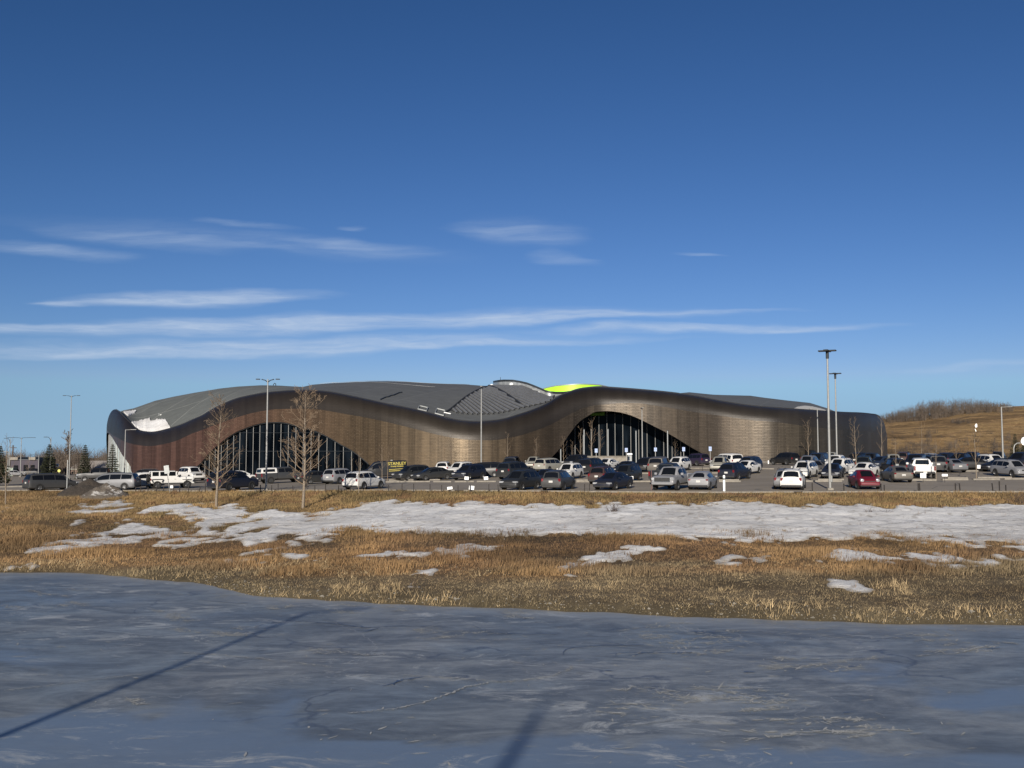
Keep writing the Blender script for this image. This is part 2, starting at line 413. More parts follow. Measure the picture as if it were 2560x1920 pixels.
def snow_mask(X, Y, Zv):
    px, py = PX(X, Y, Zv)
    nx = (fbm(X/2.2, Y/3.5, 11, 4)-.5); ny = (fbm(X/1.6, Y/2.4, 23, 5)-.5)
    n3 = fbm(X/.5, Y/.7, 29, 3)-.5; n4 = fbm(X/.45, Y/.8, 37, 3)-.5
    qx = px+nx*70+n3*46; qy = py+ny*24+n4*20
    m = np.zeros(X.shape)
    for dx, dy in ((0, 0), (2, 0), (-2, 0), (0, .5), (0, -.5)):
        k = np.zeros(X.shape, bool)
        for p in POLY: k |= inpoly(qx+dx, qy+dy, p)
        m += k/5.0
    # bare earth showing through the thin snow at the left
    thin = np.clip((850-px)/160, 0, 1)
    holes = fbm(X/1.5, Y/2.4, 31, 5)
    m = m*(1-thin*np.clip((holes-.565)*14, 0, 1))
    rim = np.clip((py-1330)/20, 0, 1)*np.clip((fbm(X/1.1, Y/1.6, 77, 4)-.55)*10, 0, 1)
    m = m*(1-.9*rim*np.where(py < 1500, 1, 0))
    return m
# ---- ground sheet
gx = axis([(-900,-200,35), (-200,-75,5), (-75,75,.75), (75,200,5), (200,900,35)])
gy = axis([(-80,-10,10), (-10,30,2), (30,110,.6), (110,280,4), (280,900,20), (900,2600,200)])
GXX, GYY = np.meshgrid(gx, gy)
gz = Zg(GXX, GYY)
def bank_color(X, Y, Zv):
    px, py = PX(X, Y, Zv)
    n1 = fbm(X/4, Y/4, 41, 4)[..., None]; n2 = fbm(X/1.3, Y/1.3, 47, 4)[..., None]; n3 = fbm(X/9, Y/6, 53, 3)[..., None]
    gold = np.array((.235,.150,.070)); olive = np.array((.125,.10,.048)); rust = np.array((.16,.098,.050)); brown = np.array((.105,.074,.043)); dull = np.array((.21,.165,.098)); mud = np.array((.125,.103,.062))
    top = gold*(n1)+olive*(1-n1)
    top = np.where(n2 > .62, rust, top)
    mid = rust*np.clip((n1-.26)*2.6, 0, 1)+brown*.85*(1-np.clip((n1-.26)*2.6, 0, 1)); mid = np.where(n3 > .56, mid*.55+gold*.5, mid)
    low = dull*n2+brown*(1-n2)
    a = np.clip((py-1290)/60, 0, 1)[..., None]; b = np.clip((py-(1418+30*(n3[..., 0]-.5)*4))/28, 0, 1)[..., None]
    c = top*(1-a)+mid*a; c = c*(1-b)+low*b
    shore = np.clip(1-(Y-Ys(X))/2.4, 0, 1)[..., None]
    c = c*(1-shore*.7)+mud*shore*.7
    left = np.clip((330-px)/200, 0, 1)[..., None]*np.clip((1420-py)/40, 0, 1)[..., None]
    c = c*(1-left*.6)+(np.array((.24,.155,.075))*n1*1.2+np.array((.09,.062,.038))*(1-n1))*left*.6
    c = c*(.42+1.05*fbm(X/5.5, Y/3.2, 67, 4)[..., None])*(.8+.4*fbm(X/.8, Y/.8, 69, 2)[..., None])
    return c
gc = bank_color(GXX, GYY, gz)*.78
far = (GYY > Ye(GXX)+3)
gc[far] = np.array((.22,.165,.09))
ground = mobj('ground', np.stack([GXX.ravel(), GYY.ravel(), gz.ravel()], 1), grid_faces(len(gx), len(gy)), attr_mat('dry_earth_and_thatch'), smooth=180, cols=gc.reshape(-1, 3))
tag(ground, kind='structure')
# ---- frozen pond
ix = axis([(-400,-90,15), (-90,-32,1.5), (-32,32,.35), (32,90,1.5), (90,400,15)]); iy = axis([(-4,46,.25), (46,80,.8)])
IX, IY = np.meshgrid(ix, iy)
sh = np.clip(1-(Ys(IX)-IY)/3.2, 0, 1)**1.4
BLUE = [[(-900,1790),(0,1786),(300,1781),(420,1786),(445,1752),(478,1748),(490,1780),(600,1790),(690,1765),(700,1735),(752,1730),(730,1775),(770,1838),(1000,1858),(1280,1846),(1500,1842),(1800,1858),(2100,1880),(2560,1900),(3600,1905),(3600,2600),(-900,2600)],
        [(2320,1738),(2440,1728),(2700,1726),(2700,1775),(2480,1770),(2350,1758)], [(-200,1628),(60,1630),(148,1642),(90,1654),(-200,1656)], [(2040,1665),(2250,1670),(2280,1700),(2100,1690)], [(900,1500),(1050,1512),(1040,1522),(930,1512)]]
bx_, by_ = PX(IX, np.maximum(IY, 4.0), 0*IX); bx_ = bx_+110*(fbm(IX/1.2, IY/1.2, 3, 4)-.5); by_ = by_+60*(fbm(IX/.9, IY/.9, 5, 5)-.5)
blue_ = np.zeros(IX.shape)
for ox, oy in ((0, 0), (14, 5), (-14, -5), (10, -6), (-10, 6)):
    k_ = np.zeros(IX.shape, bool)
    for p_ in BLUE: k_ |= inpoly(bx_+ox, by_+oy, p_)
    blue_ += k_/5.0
m, nt, b = mat('pond_ice')
co = coords(nt, 'Object')
a = N(nt, 'ShaderNodeVertexColor'); a.layer_name = 'col'
big = noise(nt, .075, 5, .55, co, .6); mid = noise(nt, 1.0, 8, .70, coords(nt, 'Object', (.28, .55, 1)), .8); fine = noise(nt, 3.2, 8, .75, coords(nt, 'Object', (.5, 1.0, 1)))
base = ramp(nt, big, [(.34, (.165,.185,.188)), (.46, (.255,.262,.245)), (.55, (.20,.225,.232)), (.68, (.165,.21,.262))])
base = mixc(nt, ramp(nt, mid, [(.38, g1(0)), (.60, g1(.8))]), base, (.088,.105,.125))
base = mixc(nt, 1.0, base, ramp(nt, fine, [(.25, g1(.70)), (.75, g1(1.3))]), 'MULTIPLY')
# frosted scratches and white drift
f1 = noise(nt, .9, 10, .78, coords(nt, 'Object', (.5, .9, 1), (0, 0, .12)), 1.0)
zone = noise(nt, .11, 3, .5, coords(nt, 'Object', (1, 1, 1), (0, 0, 1.1)), .4)
fm = ramp(nt, f1, [(.53, g1(0)), (.63, g1(1))]); zm = ramp(nt, zone, [(.45, g1(0)), (.58, g1(.9))])
fr = mixc(nt, 1.0, fm, zm, 'MULTIPLY')
# refrozen cracks, dark and pale
vo = N(nt, 'ShaderNodeTexVoronoi', feature='DISTANCE_TO_EDGE'); vo.inputs['Scale'].default_value = .085; vo.inputs['Randomness'].default_value = 1
wob = N(nt, 'ShaderNodeVectorMath', operation='ADD'); nn = N(nt, 'ShaderNodeTexNoise'); nn.inputs['Scale'].default_value = .35; nn.inputs['Detail'].default_value = 6
nt.links.new(co, nn.inputs['Vector']); nt.links.new(co, wob.inputs[0])
sc_ = N(nt, 'ShaderNodeVectorMath', operation='SCALE'); nt.links.new(nn.outputs['Color'], sc_.inputs[0]); sc_.inputs['Scale'].default_value = 4.5
nt.links.new(sc_.outputs[0], wob.inputs[1]); nt.links.new(wob.outputs[0], vo.inputs['Vector'])
cr = ramp(nt, vo.outputs['Distance'], [(.0, g1(.4)), (.002, g1(.2)), (.004, g1(0))])
ck = ramp(nt, noise(nt, .12, 2, .5, coords(nt, 'Object', (1, 1, 1), (0, 0, 2.0))), [(.47, g1(0)), (.53, g1(1))])
base = mixc(nt, mixc(nt, 1.0, cr, ck, 'MULTIPLY'), base, (.42,.43,.42))
vo2 = N(nt, 'ShaderNodeTexVoronoi', feature='DISTANCE_TO_EDGE'); vo2.inputs['Scale'].default_value = .13
nt.links.new(wob.outputs[0], vo2.inputs['Vector'])
ck2 = ramp(nt, noise(nt, .2, 2, .5, coords(nt, 'Object', (1, 1, 1), (0, 0, .7))), [(.51, g1(0)), (.56, g1(.9))])
base = mixc(nt, mixc(nt, 1.0, ramp(nt, vo2.outputs['Distance'], [(0, g1(.9)), (.008, g1(.5)), (.016, g1(0))]), ck2, 'MULTIPLY'), base, (.06,.072,.095))
sr_ = N(nt, 'ShaderNodeSeparateColor'); nt.links.new(a.outputs[0], sr_.inputs[0])
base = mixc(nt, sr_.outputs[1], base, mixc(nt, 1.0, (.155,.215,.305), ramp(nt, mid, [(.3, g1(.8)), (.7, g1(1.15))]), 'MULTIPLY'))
base = mixc(nt, fr, base, (.46,.47,.45))
base = mixc(nt, sr_.outputs[0], base, (.33,.345,.345))
nt.links.new(base, b.inputs['Base Color'])
nt.links.new(ramp(nt, mid, [(.3, g1(.34)), (.7, g1(.5))]), b.inputs['Roughness'])
b.inputs['Specular IOR Level'].default_value = .5
bump(nt, b, mixc(nt, .5, fine, mid), .35, .02)
ice = mobj('ice', np.stack([IX.ravel(), IY.ravel(), 0*IX.ravel()], 1), grid_faces(len(ix), len(iy)), m, cols=np.stack([(sh*.75*(.6+.8*fbm(IX, IY, 9, 4)-.2)).clip(0, 1).ravel(), (blue_*(.35+.75*fbm(IX/2.2, IY/1.5, 15, 4))).clip(0, .8).ravel(), 0*sh.ravel()], 1))
tag(ice, kind='structure')
# ---- wind-blown frost slivers and healed pressure cracks lying on the ice
m, nt, b = mat('frost'); nt.links.new(ramp(nt, noise(nt, 4, 4, .6, coords(nt)), [(.3, (.26,.275,.28)), (.7, (.46,.46,.44))]), b.inputs['Base Color']); b.inputs['Roughness'].default_value = .8
M['frost'] = m
FZ = [(70,190,1473,1492,90),(150,215,1486,1516,110),(350,478,1518,1552,150),(405,615,1568,1592,170),(420,620,1484,1503,90),(680,745,1510,1533,90),(850,1035,1508,1532,240),(1200,1320,1526,1547,130),
      (1627,1860,1556,1634,420),(1916,2183,1636,1676,240),(1540,1975,1718,1786,420),(1905,2264,1793,1849,300),(2290,2515,1573,1629,240),(1040,1246,1570,1606,170),(324,417,1749,1768,40),(760,1000,1620,1640,60),(1560,2560,1560,1585,200),(0,60,1508,1520,40),(0,2560,1500,1900,260)]
rg = np.random.default_rng(31); vs = []; fs = []
for (x0, x1, y0, y1, n) in FZ:
    big_ = x1-x0 > 2000
    lines = [(rg.uniform(x0, x1), rg.uniform(y0, y1), rg.normal(0, .05)) for _ in range(max(3, n//22))]
    for k in range(int(n*.75)):
        lx_, ly_, sl = lines[rg.integers(len(lines))]
        px = lx_+rg.normal(0, (x1-x0)*.11); py = ly_+(px-lx_)*sl*1.5+rg.normal(0, 1.8 if not big_ else 40)
        if py < 1400: continue
        x, y = ice_pt(px, py)
        if y > Ys(x)-.15 or y < 3: continue
        L = rg.uniform(.04, .26)*(1+1.2*(rg.random() < .06)); w = rg.uniform(.010, .045); a = rg.normal(0, .8); ca, sa = math.cos(a), math.sin(a); n0 = len(vs); zf = .004+.010*rg.random()
        for (u, t) in ((-1, 0), (-.4, rg.uniform(.4, 1)), (.3, rg.uniform(.5, 1)), (1, 0), (.35, -rg.uniform(.3, 1)), (-.45, -rg.uniform(.2, 1))): vs.append((x+u*L*ca-t*w*sa, y+u*L*sa+t*w*ca, zf))
        fs.append(tuple(range(n0+5, n0-1, -1)))
for pts, w in (([(870,1783),(930,1779),(990,1772),(1060,1757),(1120,1736),(1170,1716),(1230,1706),(1300,1702),(1380,1690),(1425,1672),(1430,1664)], .032), ([(10,1727),(110,1716),(200,1704),(300,1692),(370,1684),(465,1672)], .022), ([(460,1632),(560,1638),(680,1650),(790,1662),(830,1668)], .025), ([(1010,1688),(1120,1694),(1220,1702),(1270,1706)], .025), ([(1560,1815),(1700,1800),(1850,1812)], .02), ([(2290,1640),(2400,1632),(2480,1612)], .03)):
    P_ = [np.array(ice_pt(*p)) for p in pts]; cur = []
    for i in range(len(P_)-1):
        for t in np.linspace(0, 1, 14)[:-1]: cur.append(P_[i]*(1-t)+P_[i+1]*t)
    n0 = len(vs)
    for i, p in enumerate(cur):
        d = cur[min(i+1, len(cur)-1)]-cur[max(i-1, 0)]; d /= (np.linalg.norm(d)+1e-9); nrm = np.array((-d[1], d[0])); p = p+nrm*rg.normal(0, .03); ww = w*rg.uniform(.3, 1.5)
        vs += [(*(p+nrm*ww), .017), (*(p-nrm*ww), .017)]
    fs += [(n0+2*i, n0+2*i+1, n0+2*i+3, n0+2*i+2) for i in range(len(cur)-1)]
tag(mobj('frost_streaks', vs, fs, M['frost']), 'thin white frost slivers and healed cracks scattered over the frozen pond', 'frost', kind='stuff')
m, nt, b = mat('dark_crack'); b.inputs['Base Color'].default_value = (.05,.06,.085, 1); b.inputs['Roughness'].default_value = .3
vs = []; fs = []
def crack2(px, py, a, L, w):
    x, y = ice_pt(px, py); stack = [(x, y, a, L, w, 2)]
    while stack:
        x, y, a, L, w, dp = stack.pop(); n = max(4, int(L/.22)); n0 = len(vs); zk = .018+.004*rg.random()
        for i in range(n+1):
            ww = w*(1-i/n)**.6*rg.uniform(.4, 1.4)+.003; vs.extend([(x-math.sin(a)*ww, y+math.cos(a)*ww, zk), (x+math.sin(a)*ww, y-math.cos(a)*ww, zk)])
            if dp and 0 < i < n and rg.random() < .16: stack.append((x, y, a+rg.choice((-1, 1))*rg.uniform(.4, 1.2), L*rg.uniform(.15, .4), ww*.7, dp-1))
            x += math.cos(a)*L/n; y += math.sin(a)*L/n; a += rg.normal(0, .2)
        fs.extend([(n0+2*i, n0+2*i+1, n0+2*i+3, n0+2*i+2) for i in range(n)])
for px, py, a, L, w in ((950,1569,3.2,4.5,.05),(945,1572,-2.2,1.2,.04),(960,1567,.1,1.6,.04),(1000,1702,-1.9,.9,.07),(1000,1700,.3,.8,.05),(1330,1586,3.3,3.5,.04),(1330,1586,.3,1.2,.03),(1610,1613,3.25,3.8,.035),(1730,1631,3.4,3.0,.035),(1860,1681,.1,.35,.10),(1513,1678,.1,.25,.06),(2500,1621,3.3,.6,.05),(450,1549,.2,.8,.05),(2120,1668,.1,.4,.07),(840,1621,.1,.5,.05),(620,1508,3.2,3.0,.04),(300,1468,.1,1.5,.04),(1720,1580,.1,4,.03),(2110,1783,.1,.3,.04)):
    crack2(px, py, a, L, w)
tag(mobj('dark_cracks', vs, fs, m), 'dark branching cracks and small thawed spots in the pond ice', 'cracks', kind='stuff')
# ---- asphalt of the car park
lx = axis([(-300,-100,20), (-100,100,2), (100,300,20)])
v = np.linspace(0, 1, 60)
LX, LV = np.meshgrid(lx, v)
y0 = Ye(LX)+.35; LY = y0+(330-y0)*LV**1.4
m, nt, b = mat('asphalt')
co = coords(nt)
n1 = noise(nt, .16, 5, .6, co); n2 = noise(nt, 9, 6, .75, co)
c = ramp(nt, n1, [(.3, (.195,.165,.128)), (.7, (.265,.228,.18))])
c = mixc(nt, 1.0, c, ramp(nt, n2, [(.2, g1(.8)), (.8, g1(1.2))]), 'MULTIPLY')
vo = N(nt, 'ShaderNodeTexVoronoi', feature='DISTANCE_TO_EDGE'); vo.inputs['Scale'].default_value = .16; nt.links.new(co, vo.inputs['Vector'])
c = mixc(nt, ramp(nt, vo.outputs['Distance'], [(0, g1(.8)), (.012, g1(0))]), c, (.07,.065,.06))
nt.links.new(c, b.inputs['Base Color']); b.inputs['Roughness'].default_value = .9; bump(nt, b, n2, .2, .01)
lot = mobj('parking_lot', np.stack([LX.ravel(), LY.ravel(), (Zlot(LX, LY)+.035).ravel()], 1), grid_faces(len(lx), len(v)), m, smooth=180)
tag(lot, kind='structure')
# ---- kerbs following the surface
def strip_between(x0, x1, yf, w, h, name, mat_, base=0.0, step=1.0):
    xs = np.linspace(x0, x1, max(2, int(abs(x1-x0)/step)+1))
    vs = []; fs = []
    for x in xs:
        y = float(yf(x)); z = float(Zlot(x, y))+.03+base
        vs += [(x, y, z-.3), (x, y, z+h), (x, y+w, z+h), (x, y+w, z-.3)]
    n = len(xs)
    for i in range(n-1):
        a = i*4
        fs += [(a, a+4, a+5, a+1), (a+1, a+5, a+6, a+2), (a+2, a+6, a+7, a+3)]
    fs += [(0, 1, 2, 3), ((n-1)*4+3, (n-1)*4+2, (n-1)*4+1, (n-1)*4)]
    o = mobj(name, vs, fs, mat_)
    return o
def line_at(pts):
    """kerb line through photo pixels: returns x range and y(x)"""
    w = [hit(px, py, 60, 300) for px, py in pts]
    xs = [p[0] for p in w]; ys = [p[1] for p in w]
    return xs[0], xs[-1], (lambda x: np.interp(x, xs, ys))
kerb_n = 0
def kerb(pts, w=.35, h=.14, extend=0):
    x0, x1, f = line_at(pts)
    o = strip_between(x0, x1, f, w, h, 'kerb', M['concrete']); tag(o, kind='structure'); return o
ef = lambda x: Ye(np.asarray(x))+.02
for a, b_ in ((-160,-35.2),(-33.6,-27.4),(-26.2,-17.2),(-16.0,-10.4),(-9.4,-5.0),(-4.2,2.4),(3.0,22.5),(23.2,160)):
    o = strip_between(a, b_, ef, .30, .075, 'kerb', M['concrete']); tag(o, kind='structure')
for pts in ([(965,1207),(1075,1206)],[(1083,1206.5),(1128,1206.5)],[(1137,1206.5),(1185,1206)],[(1192,1206),(1240,1206)],[(970,1202.5),(1100,1201.5)],
            [(1441,1206.5),(1482,1206.5)],[(1572,1206),(1628,1206)],[(1441,1203),(1482,1203)],[(1797,1206),(1852,1206)],[(1797,1202.5),(1848,1202.5)],
            [(2012,1205.5),(2105,1205.5)],[(2045,1201.5),(2110,1201.5)],[(2276,1202.5),(2341,1203)],[(2357,1201.8),(2421,1201.5)],[(2434,1201.2),(2500,1200.6)],[(2512,1200),(2640,1199.5)],[(2370,1197.6),(2420,1197.6)],[(2445,1196.6),(2530,1196)],
            [(1587,1185.5),(1628,1185.5)],[(1718,1172.6),(1776,1172.6)],[(1780,1184.5),(1810,1184.5)],[(1895,1173.6),(1935,1174.2)],[(1720,1164.5),(1776,1166)],
            [(2405,1180),(2465,1179)],[(2410,1174.5),(2440,1174.5)],
            [(0,1219.5),(66,1218)],[(104,1226.6),(142,1226.4)],[(505,1197),(523,1197)],[(483,1209),(512,1207)],[(-120,1221),(0,1219.5)]):
    kerb(pts)
# ---- far hill of dry grass on the right
hx = axis([(70,520,4)]); hy = axis([(215,620,6)])
HX, HY = np.meshgrid(hx, hy)
crest_px = [(1900,1100),(2100,1062),(2200,1048),(2300,1041),(2354,1035),(2400,1024),(2456,1018),(2560,1014),(2800,1012),(3200,1030),(4200,1060)]
pxc = 1280+F*HX/HY
yc = np.interp(pxc, [p[0] for p in crest_px], [p[1] for p in crest_px])
CRD = 345.0
zc = CAMZ+(1138-yc)*CRD/2560.0
t = np.clip((HY-225)/(CRD-225), 0, 1); back = np.clip((HY-CRD)/200, 0, 1)
tt = t*t*(3-2*t)*.45+.55*t
HZ = Zlot(HX, np.full_like(HX, 225.0))*(1-tt)-1.0+(zc+1.0)*tt
HZ += (fbm(HX/28, HY/22, 61, 4)-.5)*3.2*np.sin(np.pi*np.clip(t, 0, 1))
HZ -= back**1.5*14
m, nt, b = mat('hill_grass')
co = coords(nt)
n1 = noise(nt, .05, 6, .65, coords(nt, 'Object', (.45, 1.4, 3.0)), 1.6); n2 = noise(nt, .35, 8, .75, co, .5)
c = ramp(nt, n1, [(.34, (.13,.088,.046)), (.45, (.235,.152,.078)), (.54, (.35,.235,.11)), (.68, (.27,.16,.075))])
c = mixc(nt, 1.0, c, ramp(nt, n2, [(.25, g1(.4)), (.75, g1(1.4))]), 'MULTIPLY')
nt.links.new(c, b.inputs['Base Color']); b.inputs['Roughness'].default_value = 1; b.inputs['Specular IOR Level'].default_value = .1
bump(nt, b, n2, 1.0, .8)
hill = mobj('hill', np.stack([HX.ravel(), HY.ravel(), HZ.ravel()], 1), grid_faces(len(hx), len(hy)), m, smooth=180)
tag(hill, kind='structure')
def Zhill(x, y):
    i = int(np.clip((x-70)/4, 0, len(hx)-1)); j = int(np.clip((y-215)/6, 0, len(hy)-1)); return float(HZ[j, i])
# ---- snow lying on the bank
sx = np.arange(-72, 76, .16); sy = np.arange(38, 99, .2)
SX, SY = np.meshgrid(sx, sy)
SZ0 = Zg(SX, SY)
SM = snow_mask(SX, SY, SZ0)
SM[SY < Ys(SX)+.3] = 0
for _ in range(1):
    SM2 = SM.copy(); SM2[1:-1, 1:-1] = (SM[1:-1, 1:-1]*4+SM[:-2, 1:-1]+SM[2:, 1:-1]+SM[1:-1, :-2]+SM[1:-1, 2:])/8
SZ = SZ0-.09+.17*np.clip(SM2, 0, 1)+.05*(fbm(SX/.9, SY/.5, 83, 4)-.5)+.10*(fbm(SX/3.5, SY/1.6, 87, 3)-.5)*SM2
blur = SM2.copy()
for _ in range(3): blur[1:-1, 1:-1] = (blur[1:-1, 1:-1]+blur[:-2, 1:-1]+blur[2:, 1:-1]+blur[1:-1, :-2]+blur[1:-1, 2:])/5
SDIRT = np.clip(.25+.75*np.clip((blur-.5)*2.4, 0, 1)+.25*(fbm(SX/.8, SY/1.0, 13, 4)-.4), 0, 1)*np.where(fbm(SX/.35, SY/.5, 19, 3) > .70, .55, 1.0)
fc = grid_faces(len(sx), len(sy)); keep = (SM2.ravel()[fc].max(1) > .02) & (np.abs(SX.ravel()[fc][:, 0]) < SY.ravel()[fc][:, 0]*.56+9)
m, nt, b = mat('old_snow')
va_ = N(nt, 'ShaderNodeVertexColor'); va_.layer_name = 'col'; n1 = noise(nt, 1.2, 8, .7, coords(nt, 'Object', (1, 1.6, 1))); n2 = noise(nt, .14, 4, .6, coords(nt))
c = ramp(nt, n2, [(.35, (.54,.525,.50)), (.65, (.72,.715,.70))])
c = mixc(nt, 1.0, c, ramp(nt, n1, [(.25, g1(.72)), (.45, g1(.98)), (.65, g1(1.12))]), 'MULTIPLY')
c = mixc(nt, va_.outputs[0], (.20,.165,.12), c)
nt.links.new(c, b.inputs['Base Color']); b.inputs['Roughness'].default_value = .7; b.inputs['Specular IOR Level'].default_value = .25
bump(nt, b, noise(nt, 3.0, 8, .7, coords(nt, 'Object', (1, 2.2, 1))), .8, .10)
M['snow'] = m
snow = mobj('snow', np.stack([SX.ravel(), SY.ravel(), SZ.ravel()], 1), fc[keep], m, smooth=180, cols=np.repeat(SDIRT.reshape(-1, 1), 3, 1))
tag(snow, 'old crusted snow lying in patches along the grassy bank above the pond', 'snow', kind='stuff')
def mask_at(x, y):
    i = np.clip(((x+72)/.16).astype(int), 0, len(sx)-1); j = np.clip(((y-38)/.2).astype(int), 0, len(sy)-1)
    return SM2[j, i]
# ---- dry grass blades
rng = np.random.default_rng(5)
def blades(n_tufts, per, hfun, colfun, densfun, wid, name, label, seed, lean=.55, yr=(38, 118)):
    rg = np.random.default_rng(seed)
    y = rg.uniform(yr[0], yr[1], n_tufts); x = rg.uniform(-1, 1, n_tufts)*(yr[1]*.56+9)
    ok = (np.abs(x) < y*.56+9) & (y > Ys(x)+.05) & (y < Ye(x)-.1); x = x[ok]; y = y[ok]
    z = Zg(x, y); d = densfun(x, y, z); ok = rg.random(len(x)) < d; x = x[ok]; y = y[ok]; z = z[ok]
    h = hfun(x, y, z, rg); c = colfun(x, y, z)
    K = per; n = len(x)
    X = np.repeat(x, K)+rg.normal(0, .09, n*K); Y = np.repeat(y, K)+rg.normal(0, .09, n*K); Z = np.repeat(z, K)-.03
    H = np.repeat(h, K)*rg.uniform(.55, 1.15, n*K); C = np.repeat(c, K, 0)*rg.uniform(.65, 1.3, (n*K, 1))
    a = rg.uniform(0, 2*np.pi, n*K); w = wid*rg.uniform(.6, 1.4, n*K)
    la = rg.uniform(0, 2*np.pi, n*K); lm = H*lean*rg.random(n*K)
    b0 = np.stack([X-np.cos(a)*w, Y-np.sin(a)*w, Z], 1); b1 = np.stack([X+np.cos(a)*w, Y+np.sin(a)*w, Z], 1)
    tp = np.stack([X+np.cos(la)*lm+.12*H, Y+np.sin(la)*lm, Z+H], 1)
    vs = np.stack([b0, b1, tp], 1).reshape(-1, 3); fs = np.arange(len(vs)).reshape(-1, 3)
    cc = np.repeat(C, 3, 0).clip(0, 1)
    o = mobj(name, vs, fs, M['grassblade'], cols=cc); tag(o, label, 'grass', kind='stuff'); return o
m, nt, b = mat('dry_grass_blades'); a = N(nt, 'ShaderNodeVertexColor'); a.layer_name = 'col'
nt.links.new(a.outputs[0], b.inputs['Base Color']); b.inputs['Roughness'].default_value = .8; b.inputs['Specular IOR Level'].default_value = .15
M['grassblade'] = m
def dens(x, y, z):
    s = mask_at(x, y); px, py = PX(x, y, z)
    d = np.where(s > .35, .0, 1.0)
    d *= .35+.95*fbm(x/1.6, y/1.6, 91, 3)
    d = np.where((py > 1440), d*.95, d)
    d = np.where((s > .35) & (py > 1325), .16, d)
    d = np.where((s > .12) & (s < .97), .55, d)
    return d
def hgt(x, y, z, rg):
    px, py = PX(x, y, z); n = fbm(x/3, y/3, 95, 3)
    h = .05+.12*n
    h = np.where(py < 1300, .13+.22*n, h)
    h = np.where((py > 1318) & (py < 1440), .13+.42*np.clip(n-.40, 0, 1)*2.2, h)
    return h
blades(430000, 4, hgt, lambda x, y, z: bank_color(x, y, z)*1.28, dens, .014, 'dry_grass', 'tawny and rust dry grass covering the bank between pond and car park', 3)
# pale reeds along the ice
RC = [(0,190,1408,1431),(100,250,1400,1432),(300,530,1432,1462),(640,700,1470,1492),(700,800,1480,1500),(830,1000,1462,1508),(980,1140,1480,1512),(1120,1200,1440,1455),(1725,1880,1500,1525),(1880,2110,1510,1550),(2100,2200,1525,1555),(2450,2560,1520,1548),(2200,2440,1520,1556),(560,830,1400,1440),(850,1000,1430,1470),(1280,1560,1455,1475),(1800,1880,1470,1485),(2180,2280,1460,1490),(2555,2700,1500,1555)]
def rdens(x, y, z):
    px, py = PX(x, y, z); d = np.zeros(len(x))
    for i, (a, b_, c0, c1) in enumerate(RC):
        k = (px > a) & (px < b_) & (py > c0) & (py < c1); d[k] = np.maximum(d[k], 1.0 if c1 > 1480 or c0 < 1440 and i < 3 else .35)
    return d*np.clip((fbm(x/.8, y/.8, 99, 3)-.38)*5, 0, 1)
blades(230000, 4, lambda x, y, z, rg: rg.uniform(.10, .42, len(x)), lambda x, y, z: np.array((.40,.30,.17))*(.6+.7*vnoise(x*3, y*3, 7))[:, None], rdens, .012, 'shore_reeds', 'pale straw coloured broken reeds along the edge of the ice', 8, 1.25)
blades(260000, 4, lambda x, y, z, rg: rg.uniform(.03, .13, len(x)), lambda x, y, z: np.array((.30,.235,.14))*(.55+.8*vnoise(x*2, y*2, 17))[:, None], lambda x, y, z: np.where((PX(x, y, z)[1] > 1395) & (mask_at(x, y) < .4), .75*np.clip((fbm(x/2, y/2, 21, 3)-.30)*3.2, 0, 1), 0), .016, 'matted_straw', 'low matted straw and dead stalks lying over the lower bank near the ice', 44, 2.2)
# sparse wiry stems standing out of the snow
blades(26000, 3, lambda x, y, z, rg: rg.uniform(.15, .5, len(x)), lambda x, y, z: np.tile(np.array((.19,.13,.09)), (len(x), 1)), lambda x, y, z: np.where(mask_at(x, y) > .3, .05+.6*np.clip((PX(x, y, z)[1]-1325)/40, 0, 1)+.5*(fbm(x/1.2, y/1.2, 5, 3) > .66), 0), .012, 'snow_stems', 'thin brown weed stems poking through the snow on the bank', 12, .5)
# pebbles by the right-hand shore
def stones(n, seed, xr, dr):
    rg = np.random.default_rng(seed); vs = []; fs = []
    base = np.array([(0,0,1),(1,0,0),(0,1,0),(-1,0,0),(0,-1,0),(0,0,-1)], float); bf = [(0,1,2),(0,2,3),(0,3,4),(0,4,1),(5,2,1),(5,3,2),(5,4,3),(5,1,4)]
    for k in range(n):
        x = rg.uniform(*xr); y = float(Ys(x))+dr[0]+abs(rg.normal(0, dr[1])); s = rg.uniform(.018, .055)*(2.2 if rg.random() < .05 else 1)
        z = float(Zg(x, y)); r = rg.uniform(0, 6.28); q = rg.uniform(.6, 1.3, (6, 1))
        p = base*q*np.array((1.3, .9, .6))*s; c, s_ = math.cos(r), math.sin(r)
        n0 = len(vs)
        vs += [(x+a*c-b_*s_, y+a*s_+b_*c, z+cc+.02) for a, b_, cc in p]; fs += [tuple(i+n0 for i in f) for f in bf]
    return vs, fs
vs, fs = stones(420, 4, (-4, 32), (.05, 1.0)); v2, f2 = stones(160, 9, (-16, -4), (.1, 1.0))
n0 = len(vs); vs += v2; fs += [tuple(i+n0 for i in f) for f in f2]
tag(mobj('pebbles', vs, fs, M['rock']), 'small pale pebbles scattered along the muddy shore of the pond', 'pebbles', kind='stuff')
